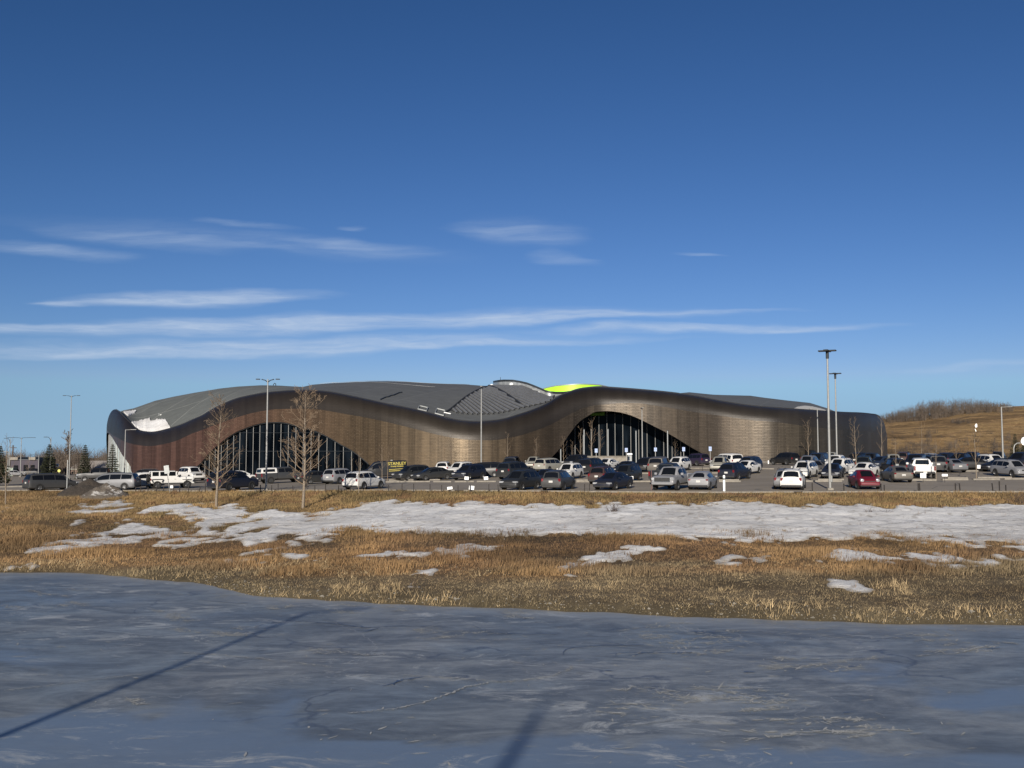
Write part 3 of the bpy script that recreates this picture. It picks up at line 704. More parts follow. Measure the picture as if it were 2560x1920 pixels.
# ================================================================ the wavy recreation centre
def tab(pts):
    xs = [p[0] for p in pts]; ys = [p[1] for p in pts]
    return smooth_interp(xs, ys)
fD = tab([(340,186),(380,184.5),(400,183.5),(450,181),(500,178.8),(600,174.5),(700,170.5),(800,166.7),(900,163),(1000,159.6),(1100,157.4),(1150,156.8),(1200,156.9),(1250,157.8),(1300,159.4),(1400,163),(1450,164.6),(1500,165.6),(1550,165.3),(1600,164.6),(1650,163.6),(1700,162.2),(1750,160.6),(1800,159.2),(1850,158.2),(1900,157.4),(1950,157.3),(2000,158.5),(2050,161.2),(2100,165.5),(2150,172),(2185,180),(2205,188),(2218,200)])
fE = tab([(340,1068),(355,1077),(367,1080),(388,1080),(411,1075),(435,1068),(458,1060),(482,1049),(505,1039),(523,1028),(547,1015),(570,1004.6),(594,996),(617,990.5),(664,982),(700,978.7),(735,976.4),(782,976.4),(829,981),(876,990),(923,1000),(970,1010.5),(1017,1019.5),(1047,1026),(1082,1035),(1117,1044.6),(1153,1051.6),(1188,1054),(1223,1052.8),(1258,1048),(1294,1037.5),(1329,1025.8),(1364,1011),(1399,990.5),(1423,981),(1446,974),(1470,970.5),(1505,968.6),(1523,969.8),(1594,974.8),(1664,981),(1735,990),(1805,1003.4),(1876,1014),(1946,1020),(2020,1025.3),(2101,1031),(2177,1035.4),(2192,1038),(2203,1046),(2211,1060),(2218,1092)])
fB = tab([(340,1111),(364,1115),(411,1110),(446,1100),(482,1083),(500,1077),(520,1069),(547,1059),(594,1043),(629,1033),(676,1024.6),(723,1022),(794,1023.4),(852,1033),(923,1045.7),(1000,1063),(1047,1075),(1094,1087),(1141,1096),(1188,1100),(1235,1100),(1282,1093),(1329,1080),(1376,1062),(1411,1043),(1446,1025),(1489,1013),(1523,1010),(1594,1008.5),(1664,1018),(1735,1030),(1805,1040),(1876,1050),(1946,1056),(2020,1066),(2101,1075),(2180,1080),(2205,1086),(2218,1100)])
A1 = [(484,1172),(490,1168),(500,1161),(523.5,1133),(547,1111.5),(570.5,1093),(594,1078.6),(617.5,1069),(641,1061),(664.6,1056.3),(688,1055),(711.6,1056.3),(735,1062),(758.6,1068),(782,1074),(805.6,1084.5),(829,1096.3),(852.6,1110.4),(876,1123),(899.6,1140),(923,1160),(930,1167)]
A2 = [(1366,1160),(1376,1147),(1399.6,1121),(1423,1085.7),(1446.6,1056),(1470,1040),(1486,1030.5),(1500,1028.5),(1523.5,1028),(1547,1030.5),(1570.5,1036.3),(1594,1045.7),(1617.5,1057),(1641,1069),(1664.6,1081),(1688,1094),(1711.6,1109),(1735,1123),(1758.6,1136),(1782,1149),(1796,1158)]
a1 = tab(A1); a2 = tab(A2)
def base_z(x, y): return float(Zlot(x, y))-.4
ST = []   # stations: dict(wx,wy, zl, zb, ex,ey,ez)
def st(px, D, pe, ye_, De, yb, yl=None, over=False):
    w = P(px, yb, D); e = P(pe, ye_, De)
    zl = base_z(w[0], w[1]) if yl is None else max(base_z(w[0], w[1]), P(px, yl, D)[2])
    return dict(px=px, pe=pe, D=D, w=(w[0], w[1]), zb=w[2], zl=zl, e=tuple(e))
ST.append(st(285, 250, 315, 1045, 247, 1085))
ST.append(st(272, 236, 300, 1031, 234, 1075))
ST.append(st(266.5, 226, 291, 1025, 224, 1070, 1100))
ST.append(st(266.5, 221, 287, 1023.4, 219, 1072, 1084))
ST.append(st(270, 214, 290, 1024, 212, 1079, 1081.5))
ST.append(st(275, 209, 294, 1026, 207.5, 1083, 1087))
ST.append(st(282, 204, 299, 1029, 203, 1088, 1096))
ST.append(st(294, 197, 310, 1041, 198, 1094, 1116))
ST.append(st(305, 192.5, 322, 1053, 195, 1101, 1135))
ST.append(st(317, 189.3, 334, 1066, 193, 1106, 1151))
ST.append(st(327, 187.6, 343, 1073, 192, 1109, 1165))
ST.append(st(336, 186.6, 351, 1077, 191.2, 1111))
ST.append(st(348, 186.0, 358, 1079, 190.6, 1113))
for px in list(np.arange(364, 2190, 4.0))+list(np.arange(2190, 2219, 2.0)):
    D = float(fD(px)); yl = None
    if 484 <= px <= 930: yl = float(a1(px))
    if 1366 <= px <= 1796: yl = float(a2(px))
    ST.append(st(px, D, px, float(fE(px)), D+4.5, float(fB(px)), yl))
for px, D in ((2214, 212), (2196, 226), (2160, 240)): ST.append(st(px, D, px-4, 1075, D+2, 1095))
centre = empty('recreation_centre', (float(P(1250, 1150, 200)[0]), 200, 4))
tag(centre, 'long wavy recreation centre clad in dark bronze metal tiles with two glazed arches', 'building')
CI = Matrix.Translation(-centre.location)
def cobj(name, v, f, mt, smooth=None, uvs=None, parent=None):
    v = np.asarray(v, float)-np.array(centre.location)
    return mobj(name, v, f, mt, parent or centre, smooth, uvs)
# arc length along the facade for the tile pattern
arc = [0.0]
for i in range(1, len(ST)): arc.append(arc[-1]+math.dist(ST[i]['w'], ST[i-1]['w']))
# --- tile materials: interference-coloured steel shingles
def tiles(name, fascia):
    m, nt, b = mat(name)
    uv_ = N(nt, 'ShaderNodeUVMap'); s = N(nt, 'ShaderNodeSeparateXYZ'); nt.links.new(uv_.outputs[0], s.inputs[0])
    mr = N(nt, 'ShaderNodeMapRange'); mr.inputs['From Max'].default_value = arc[-1]; nt.links.new(s.outputs['X'], mr.inputs[0])
    L = arc[-1]
    def at(px): return float(np.interp(px, [q['px'] for q in ST[13:-3]], arc[13:-3]))/L
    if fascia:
        stops = [(0, (.020,.018,.017)), (at(420), (.021,.017,.016)), (at(700), (.022,.017,.013)), (at(1150), (.036,.029,.021)), (at(1380), (.018,.014,.011)), (at(1700), (.028,.023,.018)), (at(2200), (.036,.032,.028))]  # fascia stops darker: shade on the upturned curve painted into the tiles
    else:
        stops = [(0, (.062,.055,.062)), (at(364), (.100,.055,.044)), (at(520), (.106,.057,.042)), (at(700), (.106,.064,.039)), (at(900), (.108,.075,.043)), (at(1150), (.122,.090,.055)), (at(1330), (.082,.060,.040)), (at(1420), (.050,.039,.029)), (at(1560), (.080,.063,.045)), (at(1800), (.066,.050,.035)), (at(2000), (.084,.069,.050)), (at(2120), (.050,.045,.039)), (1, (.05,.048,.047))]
    c = ramp(nt, mr.outputs[0], stops)
    # vertical bands of panels, each its own tone, fading in and out by height
    st_ = N(nt, 'ShaderNodeMapping'); st_.inputs['Scale'].default_value = (.9, .05, 1); nt.links.new(uv_.outputs[0], st_.inputs[0])
    br0 = N(nt, 'ShaderNodeTexWhiteNoise', noise_dimensions='1D')
    fl = N(nt, 'ShaderNodeMath', operation='FLOOR'); mu = N(nt, 'ShaderNodeMath', operation='MULTIPLY'); nt.links.new(s.outputs['X'], mu.inputs[0]); mu.inputs[1].default_value = .82
    nt.links.new(mu.outputs[0], fl.inputs[0]); nt.links.new(fl.outputs[0], br0.inputs['W'])
    bandn = noise(nt, 1.0, 4, .6, st_.outputs[0])
    band = mixc(nt, .5, br0.outputs[0], ramp(nt, bandn, [(.3, g1(0)), (.7, g1(1))]))
    lo, hi = (.90, 1.10) if fascia else (.66, 1.26)
    c = mixc(nt, 1.0, c, ramp(nt, band, [(.2, g1(lo)), (.8, g1(hi))]), 'MULTIPLY')
    br = N(nt, 'ShaderNodeTexBrick'); br.inputs['Scale'].default_value = 1.0; br.inputs['Brick Width'].default_value = .95; br.inputs['Row Height'].default_value = .24
    br.inputs['Mortar Size'].default_value = .035; br.inputs['Mortar Smooth'].default_value = .4; br.inputs['Color1'].default_value = (*g1(.88), 1); br.inputs['Color2'].default_value = (*g1(1.12), 1); br.inputs['Mortar'].default_value = (*g1(.72 if not fascia else .85), 1)
    nt.links.new(uv_.outputs[0], br.inputs['Vector'])
    c = mixc(nt, 1.0 if not fascia else .45, c, br.outputs['Color'], 'MULTIPLY')
    nt.links.new(c, b.inputs['Base Color'])
    b.inputs['Metallic'].default_value = .5 if not fascia else .3
    nt.links.new(ramp(nt, band, [(0, g1(.38 if not fascia else .44)), (1, g1(.46 if not fascia else .52))]), b.inputs['Roughness'])
    # oil-canning: every shingle tilts a little
    wm_ = N(nt, 'ShaderNodeMapping'); wm_.inputs['Scale'].default_value = (.8, 2.2, 1); nt.links.new(uv_.outputs[0], wm_.inputs[0])
    w1 = noise(nt, 1.0, 3, .6, wm_.outputs[0])
    h = mixc(nt, .35, w1, br.outputs['Fac'])
    bump(nt, b, h, .55 if not fascia else .35, .05)
    return m
m_wall = tiles('bronze_tiles', False); m_fas = tiles('shaded_fascia_tiles', True)
NW, NF = 7, 11
wv = []; wu = []; fv = []; fu = []
for i, q in enumerate(ST):
    wx, wy = q['w']; zl, zb = min(q['zl'], q['zb']-.02), q['zb']; ex, ey, ez = q['e']
    for k in range(NW):
        z = zl+(zb-zl)*k/(NW-1); wv.append((wx, wy, z)); wu.append((arc[i], z))
    h = max(ez-zb, .3); L = 0
    for k in range(NF):
        a = k/(NF-1)*math.pi/2; f = 1-math.cos(a); g = math.sin(a)
        p = (wx+(ex-wx)*f, wy+(ey-wy)*f, zb+h*g)
        if k: L += math.dist(p, fv[-1])
        fv.append(p); fu.append((arc[i], zb+L))
ns = len(ST)
def gfaces(n, k, flip=False):
    r = []
    for i in range(n-1):
        for j in range(k-1):
            a = i*k+j; r.append((a, a+k, a+k+1, a+1))
    return r
cobj('tiled_wall', wv, gfaces(ns, NW), m_wall, 180, np.array(wu))
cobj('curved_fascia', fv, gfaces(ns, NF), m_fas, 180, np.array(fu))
# --- roof shells
RID = [(286,1040),(300,1032),(308,1028),(334,1022),(388,1003),(435,993),(482,984.6),(520,979),(547,975),(594,971),(653,969),(700,971),(735,974),(756,975.5),(782,969),(829,964.6),(876,962),(923,958.8),(970,958),(1020,959.5),(1070,962),(1117,964),(1164,965),(1204,968),(1235,969),(1306,971),(1341,985),(1376,1003),(1395,998),(1410,994)]
rx = [p[0] for p in RID]; ry = [p[1] for p in RID]
RR = [(1700,993),(1723,989.3),(1782,994),(1876,995),(1911,1000),(1970,1007),(2025,1012.4),(2068,1026),(2090,1036)]
def ridge_y(px):
    e = float(fE(px)) if px > 345 else float(np.interp(px, [286, 300, 310, 322, 334, 345], [1023.4, 1029, 1041, 1053, 1066, 1073]))
    if px <= 1410: y = float(np.interp(px, rx, ry))
    elif px >= 1700 and px <= 2090: y = float(np.interp(px, [p[0] for p in RR], [p[1] for p in RR]))
    else: y = e+7
    return y
rst = [q for q in ST if q['e'][1] < 221 or q['px'] > 364]
NR = 18
def rp(q, v):
    ex, ey, ez = q['e']; pe = q['pe']; Dr = ey+.55*(262-ey)
    R_ = P(pe, ridge_y(pe), Dr); s = math.sin(v*math.pi/2)**.95
    z = ez-.12+(R_[2]-ez+.12)*s
    return (ex+(R_[0]-ex)*v, ey+(R_[1]-ey)*v, z)
rv = []; ru = []
for q in rst:
    for k in range(NR):
        p = rp(q, k/(NR-1)); rv.append(p); ru.append((p[0], p[1]))
    p = rp(q, 1.0); bx = p[0]*262/p[1]; rv.append((bx, 264, 8.0)); ru.append((bx, 262)); rv.append((bx, 264.4, 0.5)); ru.append((bx, 270))
m, nt, b = mat('roof_membrane')
uv_ = N(nt, 'ShaderNodeUVMap'); br = N(nt, 'ShaderNodeTexBrick'); br.offset = 0; br.inputs['Scale'].default_value = 1; br.inputs['Brick Width'].default_value = 9.5; br.inputs['Row Height'].default_value = 11
br.inputs['Mortar Size'].default_value = .17; br.inputs['Mortar Smooth'].default_value = .5
br.inputs['Color1'].default_value = (.100,.107,.100, 1); br.inputs['Color2'].default_value = (.128,.135,.126, 1); br.inputs['Mortar'].default_value = (.19,.195,.18, 1)
rm = N(nt, 'ShaderNodeMapping'); rm.inputs['Rotation'].default_value = (0, 0, .35); nt.links.new(uv_.outputs[0], rm.inputs[0]); nt.links.new(rm.outputs[0], br.inputs['Vector'])
sxx = N(nt, 'ShaderNodeSeparateXYZ'); nt.links.new(uv_.outputs[0], sxx.inputs[0])
mr = N(nt, 'ShaderNodeMapRange'); mr.inputs['From Min'].default_value = -42; mr.inputs['From Max'].default_value = -34; nt.links.new(sxx.outputs[0], mr.inputs[0])
mh_ = N(nt, 'ShaderNodeMath', operation='MULTIPLY'); nt.links.new(mr.outputs[0], mh_.inputs[0]); mh_.inputs[1].default_value = .72
c = mixc(nt, mh_.outputs[0], br.outputs['Color'], (.078,.081,.084))
sp = noise(nt, .9, 6, .7, coords(nt, 'Object', (.5, 1, 1)))
c = mixc(nt, 1.0, c, ramp(nt, sp, [(.3, g1(.85)), (.7, g1(1.18))]), 'MULTIPLY')
nt.links.new(c, b.inputs['Base Color']); b.inputs['Roughness'].default_value = .75
m_roof = m
cobj('roof', rv, gfaces(len(rst), NR+2), m_roof, 60, np.array(ru))
def q_at(px):
    """interpolated roof station whose edge sits at photo column px"""
    ps = [q['pe'] for q in rst]; i = int(np.clip(np.searchsorted(ps, px), 1, len(ps)-1)); a, b_ = rst[i-1], rst[i]
    t = (px-a['pe'])/(b_['pe']-a['pe'])
    return dict(pe=px, px=px, e=tuple(a['e'][k]*(1-t)+b_['e'][k]*t for k in range(3)))
def roofpt(px, v, off=0.0):
    p = rp(q_at(px), v); return (p[0], p[1]-off*.3, p[2]+off)
def roof_v(px, y):
    q = q_at(px); best = 0
    vs_ = np.linspace(0, 1, 60); ys_ = np.array([PX(*rp(q, t))[1] for t in vs_])
    return float(vs_[np.argmin(abs(ys_-y))])
def patch(name, top, bot, mt, off, step=2.0, nrow=8, parent=None, rag=0):
    xs = np.arange(max(top[0][0], bot[0][0]), min(top[-1][0], bot[-1][0])+.1, step); vs = []
    for k, x in enumerate(xs):
        yt = np.interp(x, *zip(*top)); yb_ = np.interp(x, *zip(*bot))
        if rag: yt += rag*(vnoise(x/2.3, 0, 3)-.5)*4; yb_ = max(yb_, yt+.3)
        v0, v1 = roof_v(x, yb_), roof_v(x, yt)
        for r in range(nrow):
            f = r/(nrow-1); vs.append(roofpt(x, v0+(v1-v0)*f, off if 0 < r < nrow-1 else .02))
    return vs, gfaces(len(xs), nrow)
for top, bot in (([(329,1056),(345,1052),(360,1048),(374,1045),(377,1052),(400,1047),(413,1048),(418,1056),(424,1067),(427,1070)], [(329,1057),(338,1068),(350,1075),(365,1079),(380,1079),(405,1075),(415,1073),(427,1070.5)]),
                 ([(309,1030),(325,1027),(341,1027)], [(309,1031),(314,1036),(320,1041),(335,1034),(341,1028)])):
    vs, fs = patch('snow', top, bot, M['snow'], .20, 1.0, 9, rag=.6)
    o = mobj('roof_snow', vs, fs, M['snow'], smooth=180, cols=np.ones((len(vs), 3)))
    tag(o, 'white snow drift left in the hollow at the low edge of the roof' if top[0][0] > 320 else 'small white snow patch near the left end ridge of the roof', 'snow', kind='stuff')
m_white = simple('pale_roof_sheet', (.46,.45,.42), .8, 0, .1, 1)  # paler sheet over part of the right roof
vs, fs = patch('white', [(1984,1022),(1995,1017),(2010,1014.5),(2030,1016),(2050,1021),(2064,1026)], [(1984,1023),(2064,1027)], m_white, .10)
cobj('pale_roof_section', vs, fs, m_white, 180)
# standing seams of the ribbed roof section
m_seam = simple('ribbed_roof_steel', (.20,.205,.21), .55, .25, .15, .8); m_seamd = simple('ribbed_roof_pan', (.06,.062,.065), .6, .2, .15, .8)
vs = []; fs = []
def left_lim(v): return float(np.interp(v, [0, .12, .45, .8, 1], [1100, 1128, 1185, 1240, 1300]))
px_ = np.arange(1100, 1388, 4)
vv = np.linspace(.10, 1.0, 22)
pan = [];
for x in px_:
    for v_ in vv:
        pan.append(roofpt(max(x, left_lim(v_)), v_, .07))
cobj('ribbed_roof', pan, gfaces(len(px_), len(vv)), m_seamd, 60)
mb = MB()
for c0 in np.arange(900, 1392, 13.0):
    pts = []
    for s in np.linspace(0, 1, 44):
        x = c0+s*215; v_ = 1.0-s*.92
        if x > left_lim(v_)+1 and x < 1385: pts.append((x, v_))
    if len(pts) < 3: continue
    prev = None
    for x, v_ in pts:
        p = np.array(roofpt(x, v_, .07)); q_ = np.array(roofpt(x+3.6, v_, .07)); up = np.array((0, -.06, .26))
        cur = [p, p+up, q_+up, q_]
        if prev is not None: mb.add(prev+cur, [(0, 4, 5, 1), (1, 5, 6, 2), (2, 6, 7, 3)])
        prev = cur
mb.build('roof_ribs', m_seam, centre).matrix_world = Matrix.Identity(4); bpy.context.view_layer.update()
ribs = centre.children[-1] if centre.children[-1].name.startswith('roof_ribs') else [o for o in centre.children if o.name.startswith('roof_ribs')][0]
ribs.matrix_parent_inverse = CI; ribs.matrix_basis = Matrix.Identity(4)
def cbuild(mbx, name, mt, parent=None, smooth=None):
    o = mbx.build(name, mt, parent or centre, smooth); o.matrix_parent_inverse = CI; return o
# hip line beside the ribs, gutter along the roof edge, the seam that splits the ribs
mb = MB(); mb.tube([roofpt(left_lim(t)-1, t, .16) for t in np.linspace(.06, .88, 20)], .13, 5); cbuild(mb, 'roof_hip', simple('dark_hip', (.03,.031,.032), .6))
mb = MB(); mb.tube([roofpt(1222+s*80, .70-s*.55, .2) for s in np.linspace(0, 1, 16)], .22, 5); cbuild(mb, 'roof_seam', simple('dark_roof_seam', (.02,.021,.022), .6))
mb = MB()
for a, b_ in ((290, 2200),):
    pts = [tuple(np.array(q['e'])+np.array((0, -.05, .03))) for q in rst if a <= q['pe'] <= b_]
    mb.tube(pts, .10, 5)
cbuild(mb, 'roof_edge_trim', simple('edge_trim', (.05,.05,.052), .5, .4))
for v_, a_, b_, w_ in ((.55, 800, 1090, .035), (.72, 830, 1175, .035)):
    mb = MB(); mb.tube([roofpt(x, v_+.05*math.sin(x/60), .12) for x in np.arange(a_, b_, 8)], w_, 4); cbuild(mb, 'snow_guard', m_seam)
mb = MB(); mb.tube([roofpt(950+s*55, roof_v(950+s*55, 1000-19*s), .10) for s in np.linspace(0, 1, 9)], .11, 4); cbuild(mb, 'roof_gutter', M['lamp_dark'])
# skylights, vents, antennas
for cx, cy in ((1057, 1023), (1100, 1031.5)):
    v0 = roof_v(cx, cy+5); v1 = roof_v(cx, cy-5); mb = MB()
    cs = [roofpt(cx-12, v0, .12), roofpt(cx+9, v0, .12), roofpt(cx+13, v1, .12), roofpt(cx-8, v1, .12)]
    for i in range(4): mb.tube([cs[i], cs[(i+1) % 4]], .11, 4)
    cbuild(mb, 'skylight', M['signback'])
mb = MB(); mb.tube([roofpt(x, .05, .2) for x in (1110, 1118, 1127)], .09, 5); cbuild(mb, 'edge_flashing', M['whitepl'])
for px, y0, y1, r in ((683.5, 969, 961, .09), (1251, 953, 943, .05), (751, 975, 966, .03), (775, 970, 961, .03), (398, 1039, 1033, .12)):
    D = 215 if px > 500 else roofpt(398, roof_v(398, 1039))[1]
    p0, p1 = P(px, y0, D), P(px, y1, D); mb = MB()
    if px < 700 and px > 500: mb.tube([p0-np.array((0,0,.6)), p1, p1+np.array((.25, 0, .25)), p1+np.array((.5, 0, .1)), p1+np.array((.5, 0, -.3))], r, 6); nm = 'hooked_vent_pipe'
    elif px == 398: mb.tube([p0-np.array((0,0,.5)), p1], r, 6).box(tuple(p0+np.array((.35, 0, .1))), (.3, .3, .3)); nm = 'vent_pipe'
    else: mb.tube([p0-np.array((0,0,.6)), p1], r, 5); nm = 'antenna'
    cbuild(mb, nm, M['lamp_dark'] if px > 500 else M['signback'])
# corrugated drum rising behind the roof, with its dark cap
dt = [(1232.7,955.2),(1245,953),(1258.6,951.7),(1282,952),(1300,955),(1317,958.8),(1336,966),(1352.6,973),(1364,978),(1376,981),(1390,982.3),(1410,982),(1440,978)]
db = [(1232.7,972),(1282,972.5),(1306,974),(1341,990),(1376,1008),(1400,1006),(1440,990)]
dD = tab([(1232.7,213),(1240,209.5),(1260,206.5),(1300,204),(1350,201.5),(1376,200.5),(1400,201.5),(1440,204)])
m, nt, b = mat('zinc_wall')
c = noise(nt, 1.0, 5, .7, coords(nt, 'Object', (1.1, 1.1, .12)))
nt.links.new(ramp(nt, c, [(.3, (.17,.185,.19)), (.7, (.42,.43,.43))]), b.inputs['Base Color']); b.inputs['Metallic'].default_value = .35; b.inputs['Roughness'].default_value = .34
bump(nt, b, noise(nt, 1.0, 3, .6, coords(nt, 'Object', (2.2, 2.2, .1))), .6, .1)
m_zinc = m
xs = np.arange(1232.7, 1441, 3); vs = []; cap = []
for x in xs:
    D = float(dD(x)); t_ = P(x, float(np.interp(x, *zip(*dt))), D); bb = P(x, float(np.interp(x, *zip(*db))), D)
    vs += [tuple(bb-np.array((0, 0, 1.2))), tuple(t_)]
    cap += [tuple(t_+np.array((0, -.25, -.12))), tuple(t_+np.array((0, -.25, .22))), tuple(t_+np.array((0, 16, .22-.4))), tuple(t_+np.array((0, 16, -2)))]
cobj('zinc_wall', vs, gfaces(len(xs), 2), m_zinc, 180)
cobj('wall_cap', cap, gfaces(len(xs), 4), M['lamp_dark'])
p0, p1 = P(1232.7, 955.2, 213), P(1232.7, 972, 213)
cobj('zinc_end', [p0, p1, p1+np.array((0, 16, 0)), p0+np.array((0, 16, 0))], [(0, 1, 2, 3)], m_zinc)
gt = [(1357,973),(1372,969),(1388,965.8),(1410,963.6),(1446.6,961.2),(1475,961.8),(1500,963.5),(1512,966),(1524,969.2)]
gb = [(1357,973.5),(1366,978),(1388,983),(1446,980),(1524,972)]
xs = np.arange(1357, 1525, 3); vs = []; top = []
m_lime = simple('lime_green_panel', (.38,.78,.03), .5, 0, .05, .6)
for x in xs:
    D = 216+3*math.sin((x-1357)/167*math.pi)*-1
    t_ = P(x, float(np.interp(x, *zip(*gt))), D); bb = P(x, float(np.interp(x, *zip(*gb))), D)
    vs += [tuple(bb-np.array((0, 0, .9))), tuple(t_)]; top += [tuple(t_+np.array((0, -.1, 0))), tuple(t_+np.array((0, -.1, .18))), tuple(t_+np.array((0, 12, .1)))]
cobj('lime_green_wall', vs, gfaces(len(xs), 2), m_lime, 180); cobj('lime_wall_cap', top, gfaces(len(xs), 3), M['signback'])
for cx, cy, D, r in ((1278.6, 961.5, 203.6, .42), (1229.5, 965, 205, .42), (1346.5, 984.5, 199.6, .46)):
    p = P(cx, cy, D); bm = bmesh.new(); bmesh.ops.create_uvsphere(bm, u_segments=14, v_segments=8, radius=r)
    for v in bm.verts:
        if v.co.z < -.05*r: v.co.z = -.25*r
    me = bpy.data.meshes.new('vent_dome'); bm.to_mesh(me); bm.free(); me.materials.append(M['whitepl']); me.polygons.foreach_set('use_smooth', [True]*len(me.polygons))
    o = bpy.data.objects.new('vent_dome', me); COL.objects.link(o); o.parent = centre; o.location = Vector(p)-centre.location
mb = MB(); mb.box(tuple(P(1335, 979, 199.4)), (.9, .4, 1.2), .2); cbuild(mb, 'roof_hatch', M['signback'])
# --- glazing
m, nt, b = mat('dark_glazing'); b.inputs['Base Color'].default_value = (.003,.005,.008, 1); b.inputs['Roughness'].default_value = .04; b.inputs['Specular IOR Level'].default_value = .035
m_gl = m; gn_ = noise(nt, 1, 3, .5, coords(nt, 'Object', (.8, .8, .14)))
nt.links.new(ramp(nt, gn_, [(.42, (.001,.0015,.0025)), (.66, (.006,.009,.013))]), b.inputs['Base Color'])  # noise tones painted in for faint reflections and interior
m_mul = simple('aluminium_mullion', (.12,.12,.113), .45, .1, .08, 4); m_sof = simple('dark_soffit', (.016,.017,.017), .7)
def glaze(x0, x1, arch, inset, name):
    xs = np.arange(x0, x1+.1, 4); vs = []; sf = []
    for x in xs:
        D = float(fD(x)); w = P(x, float(fB(x)), D); zt = P(x, float(arch(x)), D)[2]; zb = base_z(w[0], w[1]); zt = max(zt, zb+.05)
        g = P(x, 1100, D+inset); vs += [(g[0], g[1], zb), (g[0], g[1], zt+inset*.11+.3)]
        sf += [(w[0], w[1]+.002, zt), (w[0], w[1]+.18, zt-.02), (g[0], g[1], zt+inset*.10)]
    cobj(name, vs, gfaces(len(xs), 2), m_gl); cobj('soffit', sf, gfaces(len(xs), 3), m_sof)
glaze(484, 930, a1, .9, 'arch_glazing'); glaze(1366, 1796, a2, 6.0, 'entrance_glazing')
def mull(px, arch, inset, w=.075, d=.15, topx=0):
    D = float(fD(px)); zt = P(px, float(arch(px)), D)[2]; g = P(px, 1100, D+inset-.12); zb = base_z(g[0], g[1])
    zt = zt+inset*.08-.05
    if zt-zb < .7: return
    mb = MB(); mb.box((g[0], g[1], (zb+zt)/2), (w, d, zt-zb)); cbuild(mb, 'mullion', m_mul)
for x in (500,514,524.7,539,554,569,584.6,600,616.4,633.3,649.7,665.7,684.5,702.4,721,739.8,758.6,778,797.4,817.8,838,859,879.6,901.5): mull(x, a1, .9)
for x in (1417,1437.5,1458,1478,1497.5,1517.5,1537.6,1557,1576.9,1596.8,1617.5,1638,1659,1679.8,1701.5,1723.3,1745.6,1768): mull(x, a2, 6.0, .10)
mb = MB()
pts = []
for x in np.arange(512, 905, 8):
    D = float(fD(x)); w = P(x, 1128, D+.7); zt = P(x, float(a1(x)), D)[2]
    if zt > w[2]+.1: pts.append(tuple(w))
mb.tube(pts, .05, 4); cbuild(mb, 'transom', M['lamp_dark'])
pts = [tuple(P(x, 1082, float(fD(x))+.7)) for x in np.arange(592, 800, 8)]; mb = MB(); mb.tube(pts, .04, 4); cbuild(mb, 'transom', M['lamp_dark'])
pts = [tuple(P(x, float(a1(x))+1.2, float(fD(x))+.35)) for x in np.arange(490, 926, 6)]; mb = MB(); mb.tube(pts, .12, 4); cbuild(mb, 'arch_frame', M['lamp_dark'])
# lime panel under the entrance soffit, its shade painted into a darker green
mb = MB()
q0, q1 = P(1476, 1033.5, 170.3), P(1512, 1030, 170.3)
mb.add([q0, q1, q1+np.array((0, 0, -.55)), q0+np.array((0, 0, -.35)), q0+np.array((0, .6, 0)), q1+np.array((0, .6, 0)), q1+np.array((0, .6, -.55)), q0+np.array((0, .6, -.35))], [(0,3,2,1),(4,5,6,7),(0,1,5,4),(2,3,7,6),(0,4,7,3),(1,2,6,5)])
cbuild(mb, 'lime_soffit_panel', simple('shaded_lime_panel', (.085,.20,.008), .6, 0, .05, 1))
# curtain wall in the left end arch, sky reflection painted into its pale colour
m, nt, b = mat('pale_glazing'); c = noise(nt, .5, 4, .6, coords(nt)); nt.links.new(ramp(nt, c, [(.35, (.52,.60,.56)), (.6, (.82,.86,.80))]), b.inputs['Base Color']); b.inputs['Roughness'].default_value = .25
vs = []
L = [q for q in ST if 266 < q['px'] < 340 and 186 < q['D'] < 225]
for q in L:
    x, y = q['w']; x += .7; vs += [(x, y+.35, base_z(x, y)-.3), (x, y+.35, q['zb']-.15 if q['zl'] > base_z(x, y)+.5 else base_z(x, y)+.5)]
cobj('end_glazing', vs, gfaces(len(L), 2), m)
for i in range(len(L)-1):
    for t in (0, .5):
        a, b_ = L[i], L[i+1]; x = a['w'][0]*(1-t)+b_['w'][0]*t+.45; y = a['w'][1]*(1-t)+b_['w'][1]*t+.2; zt = a['zl']*(1-t)+b_['zl']*t+.1; zb = base_z(x, y)
        if zt-zb > .8: mb = MB(); mb.box((x, y, (zt+zb)/2), (.12, .12, zt-zb)); cbuild(mb, 'mullion', M['sgrey'] if (i+int(t*2)) % 2 else m_mul)
# ================================================================ vehicles
# stations rear -> front: (x, z_bottom, half width, z_belt, half width roof, z_roof)
def loft(stn, tumble=.955):
    rings = []
    for x, z0, w, zb, wr, zr in stn:
        g = max(zr-zb, 0.0)
        rings.append([(x, 0, z0), (x, w*.84, z0), (x, w*.975, z0+.12*(zb-z0)+.02), (x, w, z0+.55*(zb-z0)), (x, w*tumble, zb), (x, wr, zr-min(.07, g*.3)), (x, wr*.86, zr), (x, 0, zr+min(.025, .01+g*.05))])
    n = len(rings[0]); v = []; f = []
    for r in rings:
        v += r; v += [(x, -y, z) for x, y, z in r[1:-1]][::-1]
    k = 2*n-2
    for i in range(len(rings)-1):
        for j in range(k):
            j2 = (j+1) % k; f.append((i*k+j, i*k+j2, (i+1)*k+j2, (i+1)*k+j))
    f.append(tuple(range(k-1, -1, -1))); f.append(tuple((len(rings)-1)*k+j for j in range(k)))
    return v, f, rings
def lerp(a, b, t): return tuple(a[i]*(1-t)+b[i]*t for i in range(len(a)))
def ring_at(rings, x, j):
    xs = [r[0][0] for r in rings]; i = max(0, min(len(xs)-2, int(np.searchsorted(xs, x))-1)); t = (x-xs[i])/(xs[i+1]-xs[i]+1e-9)
    return lerp(rings[i][j], rings[i+1][j], max(0, min(1, t)))
